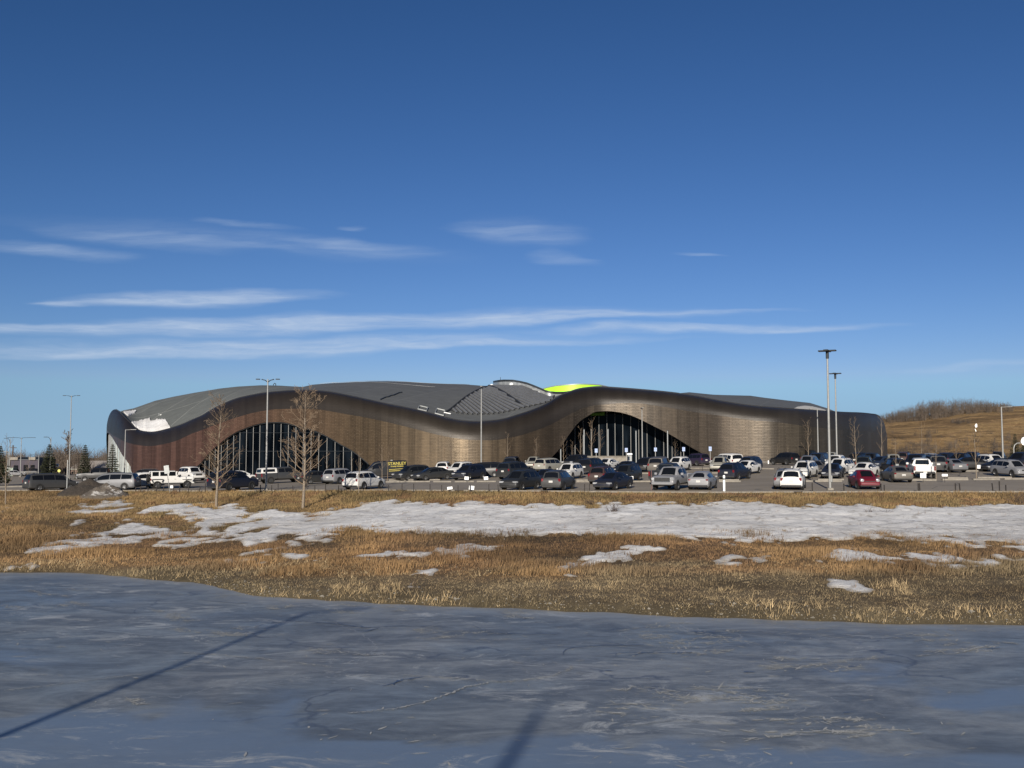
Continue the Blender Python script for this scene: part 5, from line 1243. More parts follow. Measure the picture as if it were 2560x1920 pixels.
CARS = [
 (37,1191,'sedan','silver',88,'small silver car on the far left road, in front of a black SUV'),
 (71,1190,'suvbig','black',-78,'black SUV on the far left road just right of the silver car'),
 (127,1229,'minivan','grey',68,'dusty dark grey minivan half behind the brown soil heap'),
 (252,1206,'pickup','black',-80,'black pickup behind the silver minivan near the left spruces'),
 (283,1226,'minivan','sgrey',-68,'silver minivan whose nose is hidden by the gravel heap'),
 (357,1208,'suv','black',-80,'black SUV behind the white SUV and the white off-road car, against the red wall'),
 (352,1223,'suv','white',-118,'white SUV nosing left between the silver minivan and the off-road car'),
 (427,1223,'jeep','white',80,'boxy white four door off-road car with black spare wheel on its back'),
 (479,1203,'suvbig','white',158,'white SUV with dark grille facing the pond by the left arch'),
 (583,1229,'suvbig','navy',45,'large dusty dark navy SUV parked behind the left bare poplar'),
 (600,1207,'sedan','white',68,'white sedan seen behind the dusty navy SUV'),
 (706,1209,'pickupwcap','grey',68,'dark grey pickup with a white framed canopy window beside the lamp post'),
 (793,1211,'sedan','dgrey',60,'dark grey sedan hidden behind the twigs of the second poplar'),
 (853,1211,'suv','silver',40,'silver crossover with red tail lamp just behind the white crossover'),
 (911,1226,'suv','white',35,'white crossover parked at the kerb with a thin sapling before its rear'),
 (960,1198,'cargo','black',-98,'black cargo van with yellow lettering on its side'),
 (1030,1202,'suv','dgrey',-128,'dark grey SUV with bright headlamp in front of the lettered black van'),
 (1082,1202,'sedan','dgrey',-118,'charcoal sedan with its front door standing open, left of the navy SUV'),
 (1112,1188,'suv','white',10,'white SUV whose rear shows above the charcoal sedan'),
 (1150,1191,'suv','white',-150,'white SUV corner behind the navy SUV beside the black minivan'),
 (1205,1195,'minivan','black',-86,'long black minivan behind the navy SUV'),
 (1173,1201,'suv','navy',-147,'navy SUV facing the pond between the two white sign plates'),
 (1290,1199,'suvbig','dgrey',35,'big dusty dark grey SUV seen from behind, right of the plain tall pole'),
 (1283,1178,'suvbig','black',10,'black SUV roof just above the big dark grey SUV'),
 (1334,1172,'suv','beige',-170,'pale beige SUV close to the facade above the old pale wagon'),
 (1374,1181,'minivan','beige',32,'old pale wagon with square rear window'),
 (1440,1172,'suvbig','black',-150,'black SUV at the foot of the dark entrance arch'),
 (1423,1200,'suv','white',-160,'white SUV facing the pond above the grey one with lit tail lamps'),
 (1366,1214,'sedan','navy',-165,'dark blue car squeezed between two front row SUVs'),
 (1301,1228,'suv','dgrey',-152,'dusty charcoal SUV at the kerb, nose to the pond, left of the red tail lamps'),
 (1397,1228,'suv','grey',17,'dusty grey SUV at the kerb with two bright red tail lamps'),
 (1483,1187,'suvbig','black',24,'black SUV with a white plate behind the brown SUV'),
 (1518,1176,'sedan','white',-158,'white sedan just below the concrete ledge of the entrance'),
 (1512,1212,'suv','maroon',20,'brownish red SUV seen from behind, left of the front row blue sedan'),
 (1533,1227,'sedan','navy',-155,'dark blue sedan at the kerb with its bonnet towards the pond'),
 (1566,1207,'suv','dgrey',-160,'dark grey SUV behind the white sign plate beside the blue sedan'),
 (1566,1187,'sedan','black',-160,'black sedan below the waste bin of the entrance'),
 (1614,1181,'suv','black',-162,'black SUV with a glaring white headlamp'),
 (1652,1185,'suvbig','tan',14,'grey brown SUV with pale framed rear window behind the dark pickup'),
 (1696,1179,'suv','white',-160,'white SUV behind the dark pickup, left of the plum coloured one'),
 (1672,1212,'pickup','dgrey',18,'dark grey pickup parked right behind the silver pickup'),
 (1683,1227,'pickup','silver',-162,'silver pickup with broad chrome framed grille at the kerb'),
 (1740,1166,'suv','purple',-38,'plum coloured SUV near the right foot of the entrance arch'),
 (1758,1227,'hatch','silver',11,'silver hatchback seen from behind beside the silver pickup'),
 (1818,1174,'suvbig','white',-32,'white SUV showing its rear window above the beige SUV'),
 (1800,1180,'suv','beige',-172,'beige SUV facing the pond behind the blue crossover'),
 (1838,1202,'suv','navy',22,'midnight blue crossover with white plate right of the white bollard'),
 (1872,1181,'suv','blue',-160,'steel blue SUV behind the white sedan with wheels turned'),
 (1867,1188,'sedan','white',-160,'white sedan beside the midnight blue crossover'),
 (1963,1164,'suv','black',-40,'black low SUV alone near the facade with a white plate'),
 (2020,1157,'pickup','black',-60,'black pickup against the facade, left of the slim grey lamp'),
 (2045,1173,'suvbig','blue',-166,'slate blue SUV behind the pale crossover left of the tall pole'),
 (2020,1178,'suv','sgrey',-170,'grey green SUV just above the pale crossover left of the tall pole'),
 (2036,1188,'sedan','tan',160,'tan sedan tucked right behind the pale crossover'),
 (2011,1198,'suv','white',-166,'white crossover with black grille left of the tall pole, facing the pond'),
 (1967,1226,'suv','sgrey',4,'blue grey crossover hidden behind the white one at the kerb'),
 (1983,1227,'suv','white',4,'white crossover seen from behind with a broad dark bumper'),
 (2078,1163,'suv','beige',-175,'beige SUV against the facade behind the second tall pole'),
 (2090,1176,'suv','white',-170,'white SUV roof between the two tall poles'),
 (2100,1188,'suv','white',-162,'white SUV corner right behind the navy sedan'),
 (2082,1199,'sedan','navy',-174,'navy sedan with chrome grille behind the tallest lamp pole'),
 (2162,1179,'suv','green',5,'dark green SUV roof above the white sedan behind the red car'),
 (2160,1196,'sedan','white',-162,'white sedan behind the red car'),
 (2160,1226,'beetle','red',166,'small rounded dark red car with bright round headlamps'),
 (2152,1165,'suv','black',20,'black SUV far back beneath the dark end of the building'),
 (2178,1167,'suv','dgrey',-170,'dark grey SUV far back behind a bare sapling under the facade corner'),
 (2205,1173,'sedan','blue',-150,'slate blue sedan at the corner of the building'),
 (2234,1173,'suv','beige',175,'pale roofed SUV left of the guarded sapling'),
 (2262,1162,'suv','maroon',10,'reddish brown car farthest back below the hill'),
 (2235,1188,'suv','black',-14,'black SUV with red lamps behind the grey sedan'),
 (2240,1208,'sedan','tan',-17,'grey sedan seen from behind right of the red car'),
 (2290,1180,'suvbig','navy',-170,'big dark blue SUV behind the white pickup'),
 (2303,1197,'pickup','white',-7,'white pickup showing its tailgate above the square white plate'),
 (2325,1169,'suv','silver',-172,'silver SUV with bright headlamp above the white pickup'),
 (2336,1182,'suvbig','dgrey',-10,'charcoal SUV between the white pickup and the silver sedan'),
 (2376,1183,'sedan','sgrey',-26,'silver grey sedan with red lamps right of the white pickup'),
 (2372,1166,'suv','navy',20,'dark blue SUV farthest back above the silver grey sedan'),
 (2400,1168,'suv','black',-165,'black SUV above the right corner of the silver grey sedan'),
 (2434,1176,'sedan','black',70,'black sedan behind the upright sign plate on the right'),
 (2430,1163,'suv','navy',-170,'dark blue car roof under the hill left of the leaning sapling'),
 (2482,1175,'suv','white',150,'white SUV right of the leaning sapling'),
 (2496,1162,'suv','dgrey',-175,'grey SUV roof at the foot of the plain right lamp post'),
 (2503,1181,'sedan','black',-132,'black sedan behind the silver crossover at the right edge'),
 (2556,1173,'suvbig','navy',-150,'large navy SUV at the right edge under the spruce'),
 (2530,1195,'suv','silver',146,'silver crossover facing the pond near the right edge'),
]
for c_ in CARS:
    place(*c_)
for o in bpy.data.objects:
    if 'paint' in o.keys(): del o['paint']
# the charcoal sedan's open door and the folded-down shadow side
# ================================================================ lamp posts, signs, posts
def ztop(px, py, D): return float(P(px, py, D)[2])
def lamp(px, y0, y1, label, style, rz=0.0, r=.085, D=None, arm=2.1):
    if D is None: x, D, z = hit(px, y1, 60, 420)
    else: x = float(P(px, y1, D)[0]); z = float(Zg(x, D))
    h = ztop(px, y0, D)-z
    root = empty('street_lamp', (x, D, z), rz); tag(root, label, 'lamp post', 'lamp posts around the car park')
    mb = MB(); mb.tube([(0, 0, 0), (0, 0, h*.5), (0, 0, h)], [r*1.15, r, r*.72], 10); mb.build('pole', M['pole'], root, 60)
    mb = MB(); mb.box((0, 0, .06), (.5, .5, .3), 0, 0, .06); mb.build('base', M['concrete'], root)
    if style == 'double':
        for s in (1, -1):
            mb = MB(); mb.tube([(0, 0, h-.30), (s*.25, 0, h-.10), (s*.6, 0, h-.02), (s*arm*.55, 0, h)], [.05, .045, .04, .04], 6); mb.build('arm', M['lamp_dark'], root)
            mb = MB(); mb.box((s*(arm*.55+.45), 0, h), (arm*.42, .30, .09), 0, 0, .03); mb.build('lamp_head', M['lamp_dark'], root)
    elif style == 'single':
        mb = MB(); mb.tube([(0, 0, h-.05), (arm*.5, 0, h)], .045, 6); mb.build('arm', M['pole'], root)
        mb = MB(); mb.box((arm*.5+.25, 0, h+.0), (arm*.45, .28, .10), 0, 0, .03); mb.build('lamp_head', M['pole'], root)
    elif style == 'cluster':
        mb = MB(); mb.tube([(0, 0, h-.15), (0, 0, h+.42)], [.13, .13], 10); mb.build('collar', M['lamp_dark'], root)
        for k in range(4):
            a = math.pi/4+k*math.pi/2+.3
            hd = MB(); hd.box((math.cos(a)*.42, math.sin(a)*.42, h+.50), (.62, .40, .12), a, 0, .04); hd.build('lamp_head', M['lamp_dark'], root)
        mb = MB(); mb.box((.08, -.05, .95), (.2, .22, .6), 0, 0, .05); mb.build('hand_hole_box', M['pole'], root)
    elif style == 'edge':
        for s in (1, -1):
            mb = MB(); mb.box((0, s*.6, h), (.28, .9, .09), 0, 0, .03); mb.build('lamp_head', M['pole'], root)
    elif style == 'cobra':
        mb = MB(); mb.tube([(0, 0, h*.86), (-.15, 0, h*.95), (-.5, 0, h), (-1.0, 0, h+.05)], [.07, .06, .05, .05], 6); mb.build('arm', M['lamp_dark'], root)
        mb = MB(); mb.box((-1.15, 0, h+.03), (.6, .25, .10), 0, 0, .04); mb.build('lamp_head', M['lamp_dark'], root)
    return root
lamp(172.5, 989, 1198, 'tall lamp post with two dark arms left of the building', 'double', arm=1.4)
lamp(665, 948, 1227, 'tall pale lamp post with two dark heads in front of the left arch', 'double', arm=.9)
lamp(876, 1043, 1170, 'short lamp post with one head right of the left arch', 'single', arm=1.6)
lamp(1203, 967, 1190, 'tall plain pole without visible heads at mid building', 'edge', D=126)
lamp(311, 1074, 1186, 'single headed lamp post before the left end of the building', 'single', arm=1.9, D=150)
lamp(1606, 1020, 1150, 'slender pole in front of the entrance arch', 'edge', D=148)
lamp(2075.5, 892, 1226, 'tallest pole with a cluster of dark floodlights beside the kerb', 'cluster', r=.10)
lamp(2093, 944, 1168, 'second tall pole with dark floodlight cluster, behind the tallest', 'cluster', r=.095, D=126)
lamp(2046, 1022, 1160, 'slim grey lamp post before the right end of the building', 'single', R(180), arm=1.2, D=142)
lamp(2508, 1017, 1160, 'plain lamp post with short head before the grassy hill', 'single', arm=1.6, D=135, r=.11)
lamp(51, 1094, 1178, 'distant double armed lamp above the dark house', 'double', D=235, arm=3.6)
lamp(19, 1129, 1194, 'pale lamp post with one arm at the far left', 'single', R(180), D=165, arm=2.4)
lamp(23, 1096, 1184, 'thin curved lamp post at the far left', 'cobra', D=230)
lamp(96, 1137, 1180, 'distant lamp with a flat pale bar above the dark house', 'double', D=250, arm=2.4)
lamp(125, 1093, 1180, 'curved lamp rising behind the larger spruce', 'cobra', D=205)
# real lamp on the path behind the camera: its shadow falls across the ice
def icep(px, py): a, b = ray(px, py); D = -CAMZ/b; return a*D, D
hx_, hy_ = icep(772, 1531)
Lh = 15.6; dist = Lh/math.tan(SUN_EL)
bx_, by_ = hx_-math.sin(SUN_AZ)*dist, hy_-math.cos(SUN_AZ)*dist
root = empty('unseen_post', (bx_, by_, 4.9)); tag(root, 'tall lamp post on the path behind the viewpoint', 'lamp post')
mb = MB(); mb.tube([(0, 0, 0), (0, 0, Lh-4.9)], [.14, .11], 10); mb.build('pole', M['pole'], root)
mb = MB(); mb.tube([(0, 0, Lh-5.0), (1.5, .4, Lh-4.75)], .06, 6); mb.build('arm', M['pole'], root)
mb = MB(); mb.box((1.8, .5, Lh-4.75), (.9, .35, .14), .2, 0, .04); mb.build('lamp_head', M['lamp_dark'], root)
hx2, hy2 = icep(1330, 1808); Lh2 = 17.5; d2 = Lh2/math.tan(SUN_EL)  # unseen mast added and sized for the middle shadow on the ice
root = empty('unseen_post', (hx2-math.sin(SUN_AZ)*d2, hy2-math.cos(SUN_AZ)*d2, 4.9)); tag(root, 'unseen mast farther behind the viewpoint, added to cast a shadow', 'lamp post')
mb = MB(); mb.tube([(0, 0, 0), (0, 0, Lh2-4.9)], [.19, .13], 12); mb.build('pole', M['pole'], root)
mb = MB(); mb.tube([(0, 0, Lh2-4.95), (0, 0, Lh2-4.2)], [.12, .05], 8); mb.build('lamp_head', M['lamp_dark'], root)  # plain tapered tip of the added mast
# ---- entrance columns
for px, y0, y1, lab in ((1460.5,1074,1147,'white light column far left of the entrance'),(1520.5,1073,1148,'white light column left of the waste bin'),(1590.5,1077,1149,'white light column right of the waste bin'),(1669.5,1077,1147,'white light column at the right side of the entrance'),(1402,1123,1155,'short white light column at the left foot of the entrance arch')):
    D = 146 if px > 1410 else 150; x = float(P(px, y1, D)[0]); z = float(Zlot(x, D)); h = ztop(px, y0, D)-z
    root = empty('light_column', (x, D, z)); tag(root, lab, 'light column', 'white light columns before the entrance')
    mb = MB(); mb.tube([(0, 0, 0), (0, 0, h)], .09, 10); mb.build('shaft', M['signback'], root, 60)
    mb = MB(); mb.tube([(0, 0, h), (0, 0, h+.08)], [.14, .13], 10); mb.build('cap', M['lamp_dark'], root)
x0, x1 = P(1469, 1147, 144)[0], P(1580, 1147, 144)[0]; zt = ztop(1520, 1141.5, 144)
z0_ = float(Zlot((x0+x1)/2, 144))-.2
mb = MB(); mb.box(((x0+x1)/2, 144.2, (zt+z0_)/2), (x1-x0, .4, zt-z0_), 0, 0, .03); mb.box(((x0+x1)/2, 144.1, zt+.04), (x1-x0+.1, .55, .1))
tag(mb.build('planter_wall', M['concrete']), 'long low concrete ledge in front of the entrance glass', 'wall')
x = P(1574, 1147, 143)[0]; root = empty('waste_bin', (x, 143, float(Zlot(x, 143)))); tag(root, 'pale square waste bin at the right end of the concrete ledge', 'waste bin')
hh = ztop(1574, 1133, 143)-root.location.z
mb = MB(); mb.box((0, 0, hh*.42), (.62, .6, hh*.84), 0, 0, .05); mb.build('bin_body', M['signback'], root)
mb = MB(); mb.box((0, 0, hh*.93), (.72, .7, hh*.14), 0, 0, .06); mb.build('bin_lid', M['whitepl'], root)
# ---- parking signs
for i, (px, y0, y1, yb_, lab) in enumerate(((1490.6,1121.5,1131.5,1150,'leftmost of the five pale blue parking signs, over the ledge'),(1566,1120,1130,1150,'pale blue parking sign beside the waste bin'),(1639,1119,1128.5,1152,'pale blue parking sign in the middle of the entrance arch'),(1709.5,1118,1128,1156,'pale blue parking sign at the right edge of the entrance arch'),(1776,1116.5,1127.5,1161,'pale blue parking sign standing against the right tiled wall'))):
    D = 139.0; x = float(P(px, yb_, D)[0]); z = float(Zlot(x, D)); zt = ztop(px, y0, D)-z; zb = ztop(px, y1, D)-z
    root = empty('parking_sign', (x, D, z)); tag(root, lab, 'sign', 'blue parking signs before the entrance')
    mb = MB(); mb.box((0, .04, zt*.5), (.07, .05, zt)); mb.build('post', M['pole'], root)
    mb = MB(); mb.box((0, 0, (zt+zb)/2), (.38, .03, zt-zb), 0, 0, .01); pl = mb.build('sign_plate', M['signblue'], root)
    h_ = zt-zb; mb = MB(); zc_ = (zt+zb)/2+h_*.12
    mb.tube([(-.03, -.022, zc_+.17), (-.02, -.022, zc_+.02), (.08, -.022, zc_-.01), (.11, -.022, zc_-.12)], .018, 4); mb.tube([(-.06, -.022, zc_+.02), (-.09, -.022, zc_-.08), (-.02, -.022, zc_-.15), (.06, -.022, zc_-.10)], .018, 4)
    mb.box((-.03, -.02, zc_+.21), (.06, .012, .06)); mb.build('wheelchair_mark', M['signdeep'], pl)
def post_thing(name, px, y0, y1, w, m_, label, cat_, group=None, tilt=0.0, D=None, round_=False, lo=60):
    if D is None: x, D, z = hit(px, y1, lo, 300)
    else: x = float(P(px, y1, D)[0]); z = float(Zg(x, D))
    h = ztop(px, y0, D)-z; mb = MB(); tx = tilt*h
    if round_: mb.tube([(0, 0, -.1), (0, 0, h-.06), (0, 0, h)], [w, w, w*.7], 12)
    else: mb.tube([(0, 0, -.1), (tx, 0, h)], w, 4)
    o = mb.build(name, m_, None, 50 if round_ else None); o.location = (x, D, z); tag(o, label, cat_, group); return o
# thin steel posts of the low fence along the kerb
FP = [(339,1217,0),(352,1217,0),(370,1217,0),(391,1216,0),(409,1216,0),(434,1216,0),(449,1216,0),(471.5,1216,0),(497,1216,.25),(513,1208,0),(651,1212,0),(679,1213,0),(695,1209,0),(733,1214,-.08),(787,1214,0),(813.5,1210,0),(847,1213,-.05),(876,1213,0),(971,1212,0),(1005,1209,0),(1034,1209,0),(1075,1210,0),(1104,1212,0),(1145,1212,0),(1175,1211,0),(1222,1210,0),(1246,1211,-.06),(1461,1210,.04),(1474,1209,0),(2031,1207,0),(2110,1209,0),(2203,1209,0),(2211,1212,0),(2296,1208,0),(2300,1208,-.03),(2389,1208,0),(2401,1208,-.10),(2483,1208,-.10),(2499,1203,0),(2515,1212,0)]
LMK = [(322,'the gravel heap'),(427,'the leaning grey metal sign'),(647,'the large dusty navy SUV'),(757,'the right big bare poplar'),(967,'the white crossover at the kerb'),(1185,'the squarer white sign board'),(1444,'the grey SUV with lit tail lamps'),(2017,'the white crossover with dark bumper'),(2076,'the tallest lamp pole'),(2192,'the small red car'),(2362,'the narrow white sign board'),(2441,'the crooked sapling')]
ORD = ['first', 'second', 'third', 'fourth', 'fifth', 'sixth', 'seventh', 'eighth', 'ninth']
for i, (px, yt, tl) in enumerate(FP):
    lm_ = [q for q in LMK if q[0] < px][-1]; n_ = sum(1 for f in FP[:i] if f[0] > lm_[0]); lab = ORD[n_]+' thin dark fence post to the right of '+lm_[1]
    if tl > .2: lab = 'steel post tilted strongly to the right beside the off-road car'
    base = float(PX(0, 0, 0)[0]) if False else None
    X0 = (px-1280)/F; ys_ = 1230.5
    post_thing('fence_post', px, yt, ys_, .050, M['steel_post'], lab, 'post', 'fence posts along the near kerb', tl, lo=70)
post_thing('marker_post', 1629, 1176, 1227, .03, simple('red_brown_steel', (.12,.04,.035), .6), 'tall thin reddish post left of the silver pickup', 'post')
post_thing('marker_post', 1756, 1158, 1181, .035, M['steel_post'], 'thin dark post below the plum coloured car', 'post')
post_thing('marker_post', 167, 1150, 1228, .045, M['signback'], 'thin grey post rising from the soil heap before the minivan', 'post', lo=70)
post_thing('marker_post', 2031, 1181, 1198, .02, M['steel_post'], 'short thin post in front of the white crossover by the tall pole', 'post')
o = post_thing('bollard', 1810.5, 1188, 1229, .10, M['whitepl'], 'thick white bollard at the kerb right of the silver hatchback', 'bollard', round_=True)
mb = MB(); mb.tube([(0, 0, .92), (0, 0, 1.14)], .104, 12); mb.build('printed_band', M['signback'], o)
for px, y0, y1, lab in ((1894.5,1151,1158,'left of two small white bollards at the end of the facade'),(1921,1151,1158,'right of two small white bollards at the end of the facade'),(1847,1150,1157,'small white bollard behind the steel blue SUV'),(1768,1144,1157,'white bollard right of the plum coloured car')):
    D = 150; post_thing('small_bollard', px, y0, y1, .09, M['whitepl'], lab, 'bollard', 'small bollards along the facade', round_=True, D=D)
mb = MB(); p_, q_ = P(1896, 1154, 150.3), P(1940, 1155, 150.3); mb.tube([p_, q_], .03, 5); p_, q_ = P(1896, 1157, 150.3), P(1940, 1158, 150.3); mb.tube([p_, q_], .03, 5)
tag(mb.build('guard_rail', M['pole']), 'thin horizontal rail between small bollards below the shining tiles', 'rail')
# white plates on the fence and stakes
def plate(px, py, w, h, label, rz=0.0, D=None, m_=None, roll=0.0):
    if D is None: x, D, z = hit(px, 1229, 60, 300)
    s = F/D; p = P(px, py, D-.08); root = empty('sign_board', tuple(p)); tag(root, label, 'sign', 'small white sign boards around the car park')
    g = float(Zg(p[0], D))
    mb = MB(); mb.box((0, 0, 0), (w/s, .025, h/s), rz, roll, .008); mb.build('plate', m_ or M['whitepl'], root)
    mb = MB(); mb.box((0, .04, (g-p[2])/2), (.03, .03, abs(g-p[2])+.15)); mb.build('stake', M['steel_post'], root)
plate(1124.6, 1220.3, 13, 6.5, 'white sign board lying slightly tilted on the fence, left of the squarer one', 0, roll=-.10)
plate(1179, 1219.5, 13, 10, 'squarer white sign board on the fence below the navy SUV', .1, roll=.12)
plate(1166.5, 1195.5, 10.5, 8, 'small white sign board before the front wheel of the navy SUV', D=108, roll=.08)
plate(1215, 1195.5, 10.5, 8, 'small white sign board behind the rear wheel of the navy SUV', D=108, roll=-.12)
plate(1577, 1194.5, 12.5, 8, 'white sign board beside the front row blue sedan', D=96)
plate(2308, 1189, 14.5, 12.5, 'square white sign board below the tailgate of the white pickup', D=94.5)
plate(2362, 1188, 14.5, 6, 'narrow white sign board right of the white pickup', D=94.5)
plate(2447, 1167, 9, 9, 'white sign board by the leaning sapling on the right', D=108, rz=.2)
plate(2243, 1162, 8, 4.5, 'small pale tag on the guard of the forked sapling', D=104, m_=M['signback'])
plate(429, 1217, 7, 7, 'small crumpled white sheet beside the off-road car', D=103, rz=.4)
# leaning bare metal sign, yellow and square signs on the left
x, D, z = hit(425, 1232, 60, 300); root = empty('leaning_sign', (x, D, z)); tag(root, 'leaning grey metal sign seen from the back before the off-road car', 'sign')
h = ztop(415, 1163, D)-z; mb = MB(); mb.tube([(0, 0, -.1), (-.42, 0, h)], .035, 5); mb.build('post', M['pole'], root)
mb = MB(); mb.box((-.36, -.05, h-.42), (.50, .03, .80), 0, -.15, .01); mb.build('sign_plate', M['signback'], root)
def small_sign(px, py, D, label, shape, m_, size):
    x = float(P(px, py, D)[0]); z = float(Zg(x, D)); zc_ = ztop(px, py, D)-z; root = empty('road_sign', (x, D, z)); tag(root, label, 'sign')
    mb = MB(); mb.tube([(0, 0, 0), (0, 0, zc_)], .035, 5); mb.build('post', M['pole'], root)
    mb = MB()
    if shape == 'round': mb.tube([(0, -.06, zc_), (0, -.03, zc_)], size, 16)
    elif shape == 'oct': mb.tube([(0, -.06, zc_), (0, -.03, zc_)], size, 8)
    else: mb.box((0, -.05, zc_), (size*2, .03, size*2))
    pl = mb.build('sign_plate', m_, root); return root, zc_
r_, zc_ = small_sign(148, 1177, 150, 'round yellow sign below the square white sign by the spruce', 'round', M['signyel'], .22)
r_, zc_ = small_sign(144, 1163, 152, 'small square white sign right of the larger spruce', 'square', M['whitepl'], .22)
mb = MB(); mb.box((-.05, -.075, zc_-.02), (.22, .012, .24)); mb.build('dark_symbol', M['lamp_dark'], r_.children[1])
r_, zc_ = small_sign(2563, 1103, 120, 'white eight sided sign cut by the right edge of the view', 'oct', M['whitepl'], .55)
# arched pipe barrier
D = 135; p0 = P(2535, 1140, D); zt = ztop(2538, 1107, D); g = float(Zlot(p0[0], D)); mb = MB()
mb.tube([(p0[0], D, g), (p0[0], D, zt-.7), (p0[0]+.12, D, zt-.3), (p0[0]+.45, D, zt-.05), (p0[0]+1.3, D, zt)], .07, 8); tag(mb.build('bent_pipe', M['pole']), 'pale bent pipe mast in front of the right spruce', 'pipe')
# utility pole far left
D = 330; p0 = P(31, 1165, D); zt = ztop(31, 1113, D); mb = MB(); mb.tube([(0, 0, 0), (0, 0, zt-p0[2]+3)], .2, 6); mb.box((0, 0, zt-p0[2]+2.2), (2.2, .2, .2)); o = mb.build('utility_pole', M['twigd']); o.location = (p0[0], D, p0[2]-3); tag(o, 'wooden utility pole above the dark house at the far left', 'utility pole')

# ================================================================ soil heaps
def heap(cx, cy, D, rx_, ry_, h, col, name, label, seed, snowp=False):
    n = 40; k = 18; vs = [(0, 0, h)]; fs = []
    for j in range(1, k+1):
        for i in range(n):
            a = 2*math.pi*i/n; r = j/k
            x, y = math.cos(a)*rx_*r, math.sin(a)*ry_*r
            z = h*(1-r)**.85*(1-.15*r)+(fbm(np.array(x*1.3+seed), np.array(y*1.3+seed), seed, 4)-.5)*.75*math.sin(math.pi*min(1, r+.05))
            vs.append((x, y, float(z) if j < k else -.4))
    for i in range(n): fs.append((0, 1+i, 1+(i+1) % n))
    for j in range(k-1):
        for i in range(n): a = 1+j*n+i; b_ = 1+j*n+(i+1) % n; fs.append((a, a+n, b_+n, b_))
    m, nt, b = mat(name+'_soil'); c = noise(nt, 2.2, 8, .75, coords(nt)); cc = ramp(nt, c, [(.3, tuple(q*.6 for q in col)), (.7, tuple(q*1.35 for q in col))])
    if snowp: cc = mixc(nt, ramp(nt, noise(nt, .8, 6, .7, coords(nt, 'Object', (.5, 1, 2.2), (0, .5, 0)), 1.0), [(.54, g1(0)), (.60, g1(.9))]), cc, (.55,.53,.50))
    nt.links.new(cc, b.inputs['Base Color']); b.inputs['Roughness'].default_value = 1; bump(nt, b, c, 1.0, .3)
    x = float(P(cx, 1200, D)[0]); o = mobj(name, vs, fs, m, smooth=180); o.location = (x, D, float(Zg(x, D))-.05); tag(o, label, 'heap'); return o
D1 = 101.5
o = heap(226, 0, D1, 3.2, 2.6, 1.55, (.048,.038,.029), 'soil_heap', 'dark brown soil heap in front of the minivans at the kerb', 3)
o2 = heap(266, 0, 98.5, 2.5, 2.0, 1.38, (.115,.096,.076), 'gravel_heap', 'paler gravel heap streaked with snow beside the dark soil heap', 6, True)
# ================================================================ trees
def branchy(rg, p, d, ln, r, lvl, out, maxl, bend=.25, up=.15, rmin=.012, kids=(4, 7), spread=(.5, .95), seg=4):
    pts = [p]; q = p; dd = d
    for i in range(seg):
        dd = (dd+Vector((rg.gauss(0, bend*.4), rg.gauss(0, bend*.4), rg.gauss(0, bend*.3)+up*.25))).normalized(); q = q+dd*(ln/seg); pts.append(q)
    rad = [max(rmin, r*(1-.75*i/seg)) for i in range(seg+1)]
    out.append((pts, rad, lvl))
    if lvl < maxl:
        for k in range(rg.randint(*kids)):
            t = rg.uniform(.18, .97)*seg; i = int(t); f = t-i; b = pts[i].lerp(pts[min(i+1, seg)], f)
            ax = (pts[min(i+1, seg)]-pts[i]).normalized(); o = ax.orthogonal().normalized(); o.rotate(Matrix.Rotation(rg.uniform(0, 6.28), 3, ax))
            an = rg.uniform(*spread); nd = (ax*math.cos(an)+o*math.sin(an)).normalized()
            branchy(rg, b, nd, ln*rg.uniform(.32, .55)*(1-.25*t/seg), rad[i]*.55, lvl+1, out, maxl, bend, up, rmin, kids, spread, max(2, seg-1))
def bare_tree(name, h, r0, nb, blen, seed, bark, twig, low=.12, ang=(.8, 1.15), maxl=3, rmin=.012, kids=(4, 7), wob=.05, twin=False, up=.35):
    rg = random.Random(seed); root = empty(name, (0, 0, 0)); trunk = []; q = Vector((0, 0, -.1)); d = Vector((0, 0, 1)); n = 12; lean = Vector((rg.gauss(0, wob*.4), rg.gauss(0, wob*.4), 0))
    for i in range(n+1):
        trunk.append(q.copy()); q = q+(d+lean+Vector((rg.gauss(0, wob), rg.gauss(0, wob), 0))).normalized()*(h*(.92 if twin else 1)/n)
    rad = [r0*(1-i/n)**.8+rmin for i in range(n+1)]
    mb = MB(); mb.tube(trunk, rad, 8); mb.build('trunk', bark, root, 60)
    out = []
    for k in range(nb):
        t = low+(.98-low)*((k+.5)/nb)**.9+rg.gauss(0, .01); t = max(low, min(.985, t)); i = min(n-1, int(t*n)); b = trunk[i].lerp(trunk[i+1], t*n-i)
        a = k*2.399+rg.gauss(0, .4); an = rg.uniform(*ang)*(1-.35*t); L = blen*(1-.62*max(0, t-.15))*rg.uniform(.6, 1.15)*(1.0 if t > low+.08 else .7)
        dd = Vector((math.cos(a)*math.sin(an), math.sin(a)*math.sin(an), math.cos(an)))
        branchy(rg, b, dd, L, max(rmin, rad[i]*.42), 1, out, maxl, .3, up, rmin, kids)
    mb = MB()
    for pts, rd, l in out: mb.tube(pts, rd, 5 if l == 1 else 3, cap=False)
    mb.build('crown', twig, root)
    return root
def set_tree(root, px, yb_, label, group=None, D=None, rz=0.0, sc=1.0, ytop=None, h0=None, tilt=0.0):
    if D is None: x, D, z = hit(px, yb_, 60, 330)
    else: x = float(P(px, yb_, D)[0]); z = float(Zg(x, D))
    if ytop is not None: sc = (ztop(px, ytop, D)-z)/h0
    root.location = (x, D, z-.03); root.rotation_euler = (0, tilt, rz); root.scale = (sc, sc, sc); tag(root, label, 'tree', group)
t1 = bare_tree('poplar_tree', 9.2,   .115, 42, 2.6, 21, M['bark'], M['twig'], .15, (.9, 1.45), 3, .009, (4, 5), .04, up=.32)
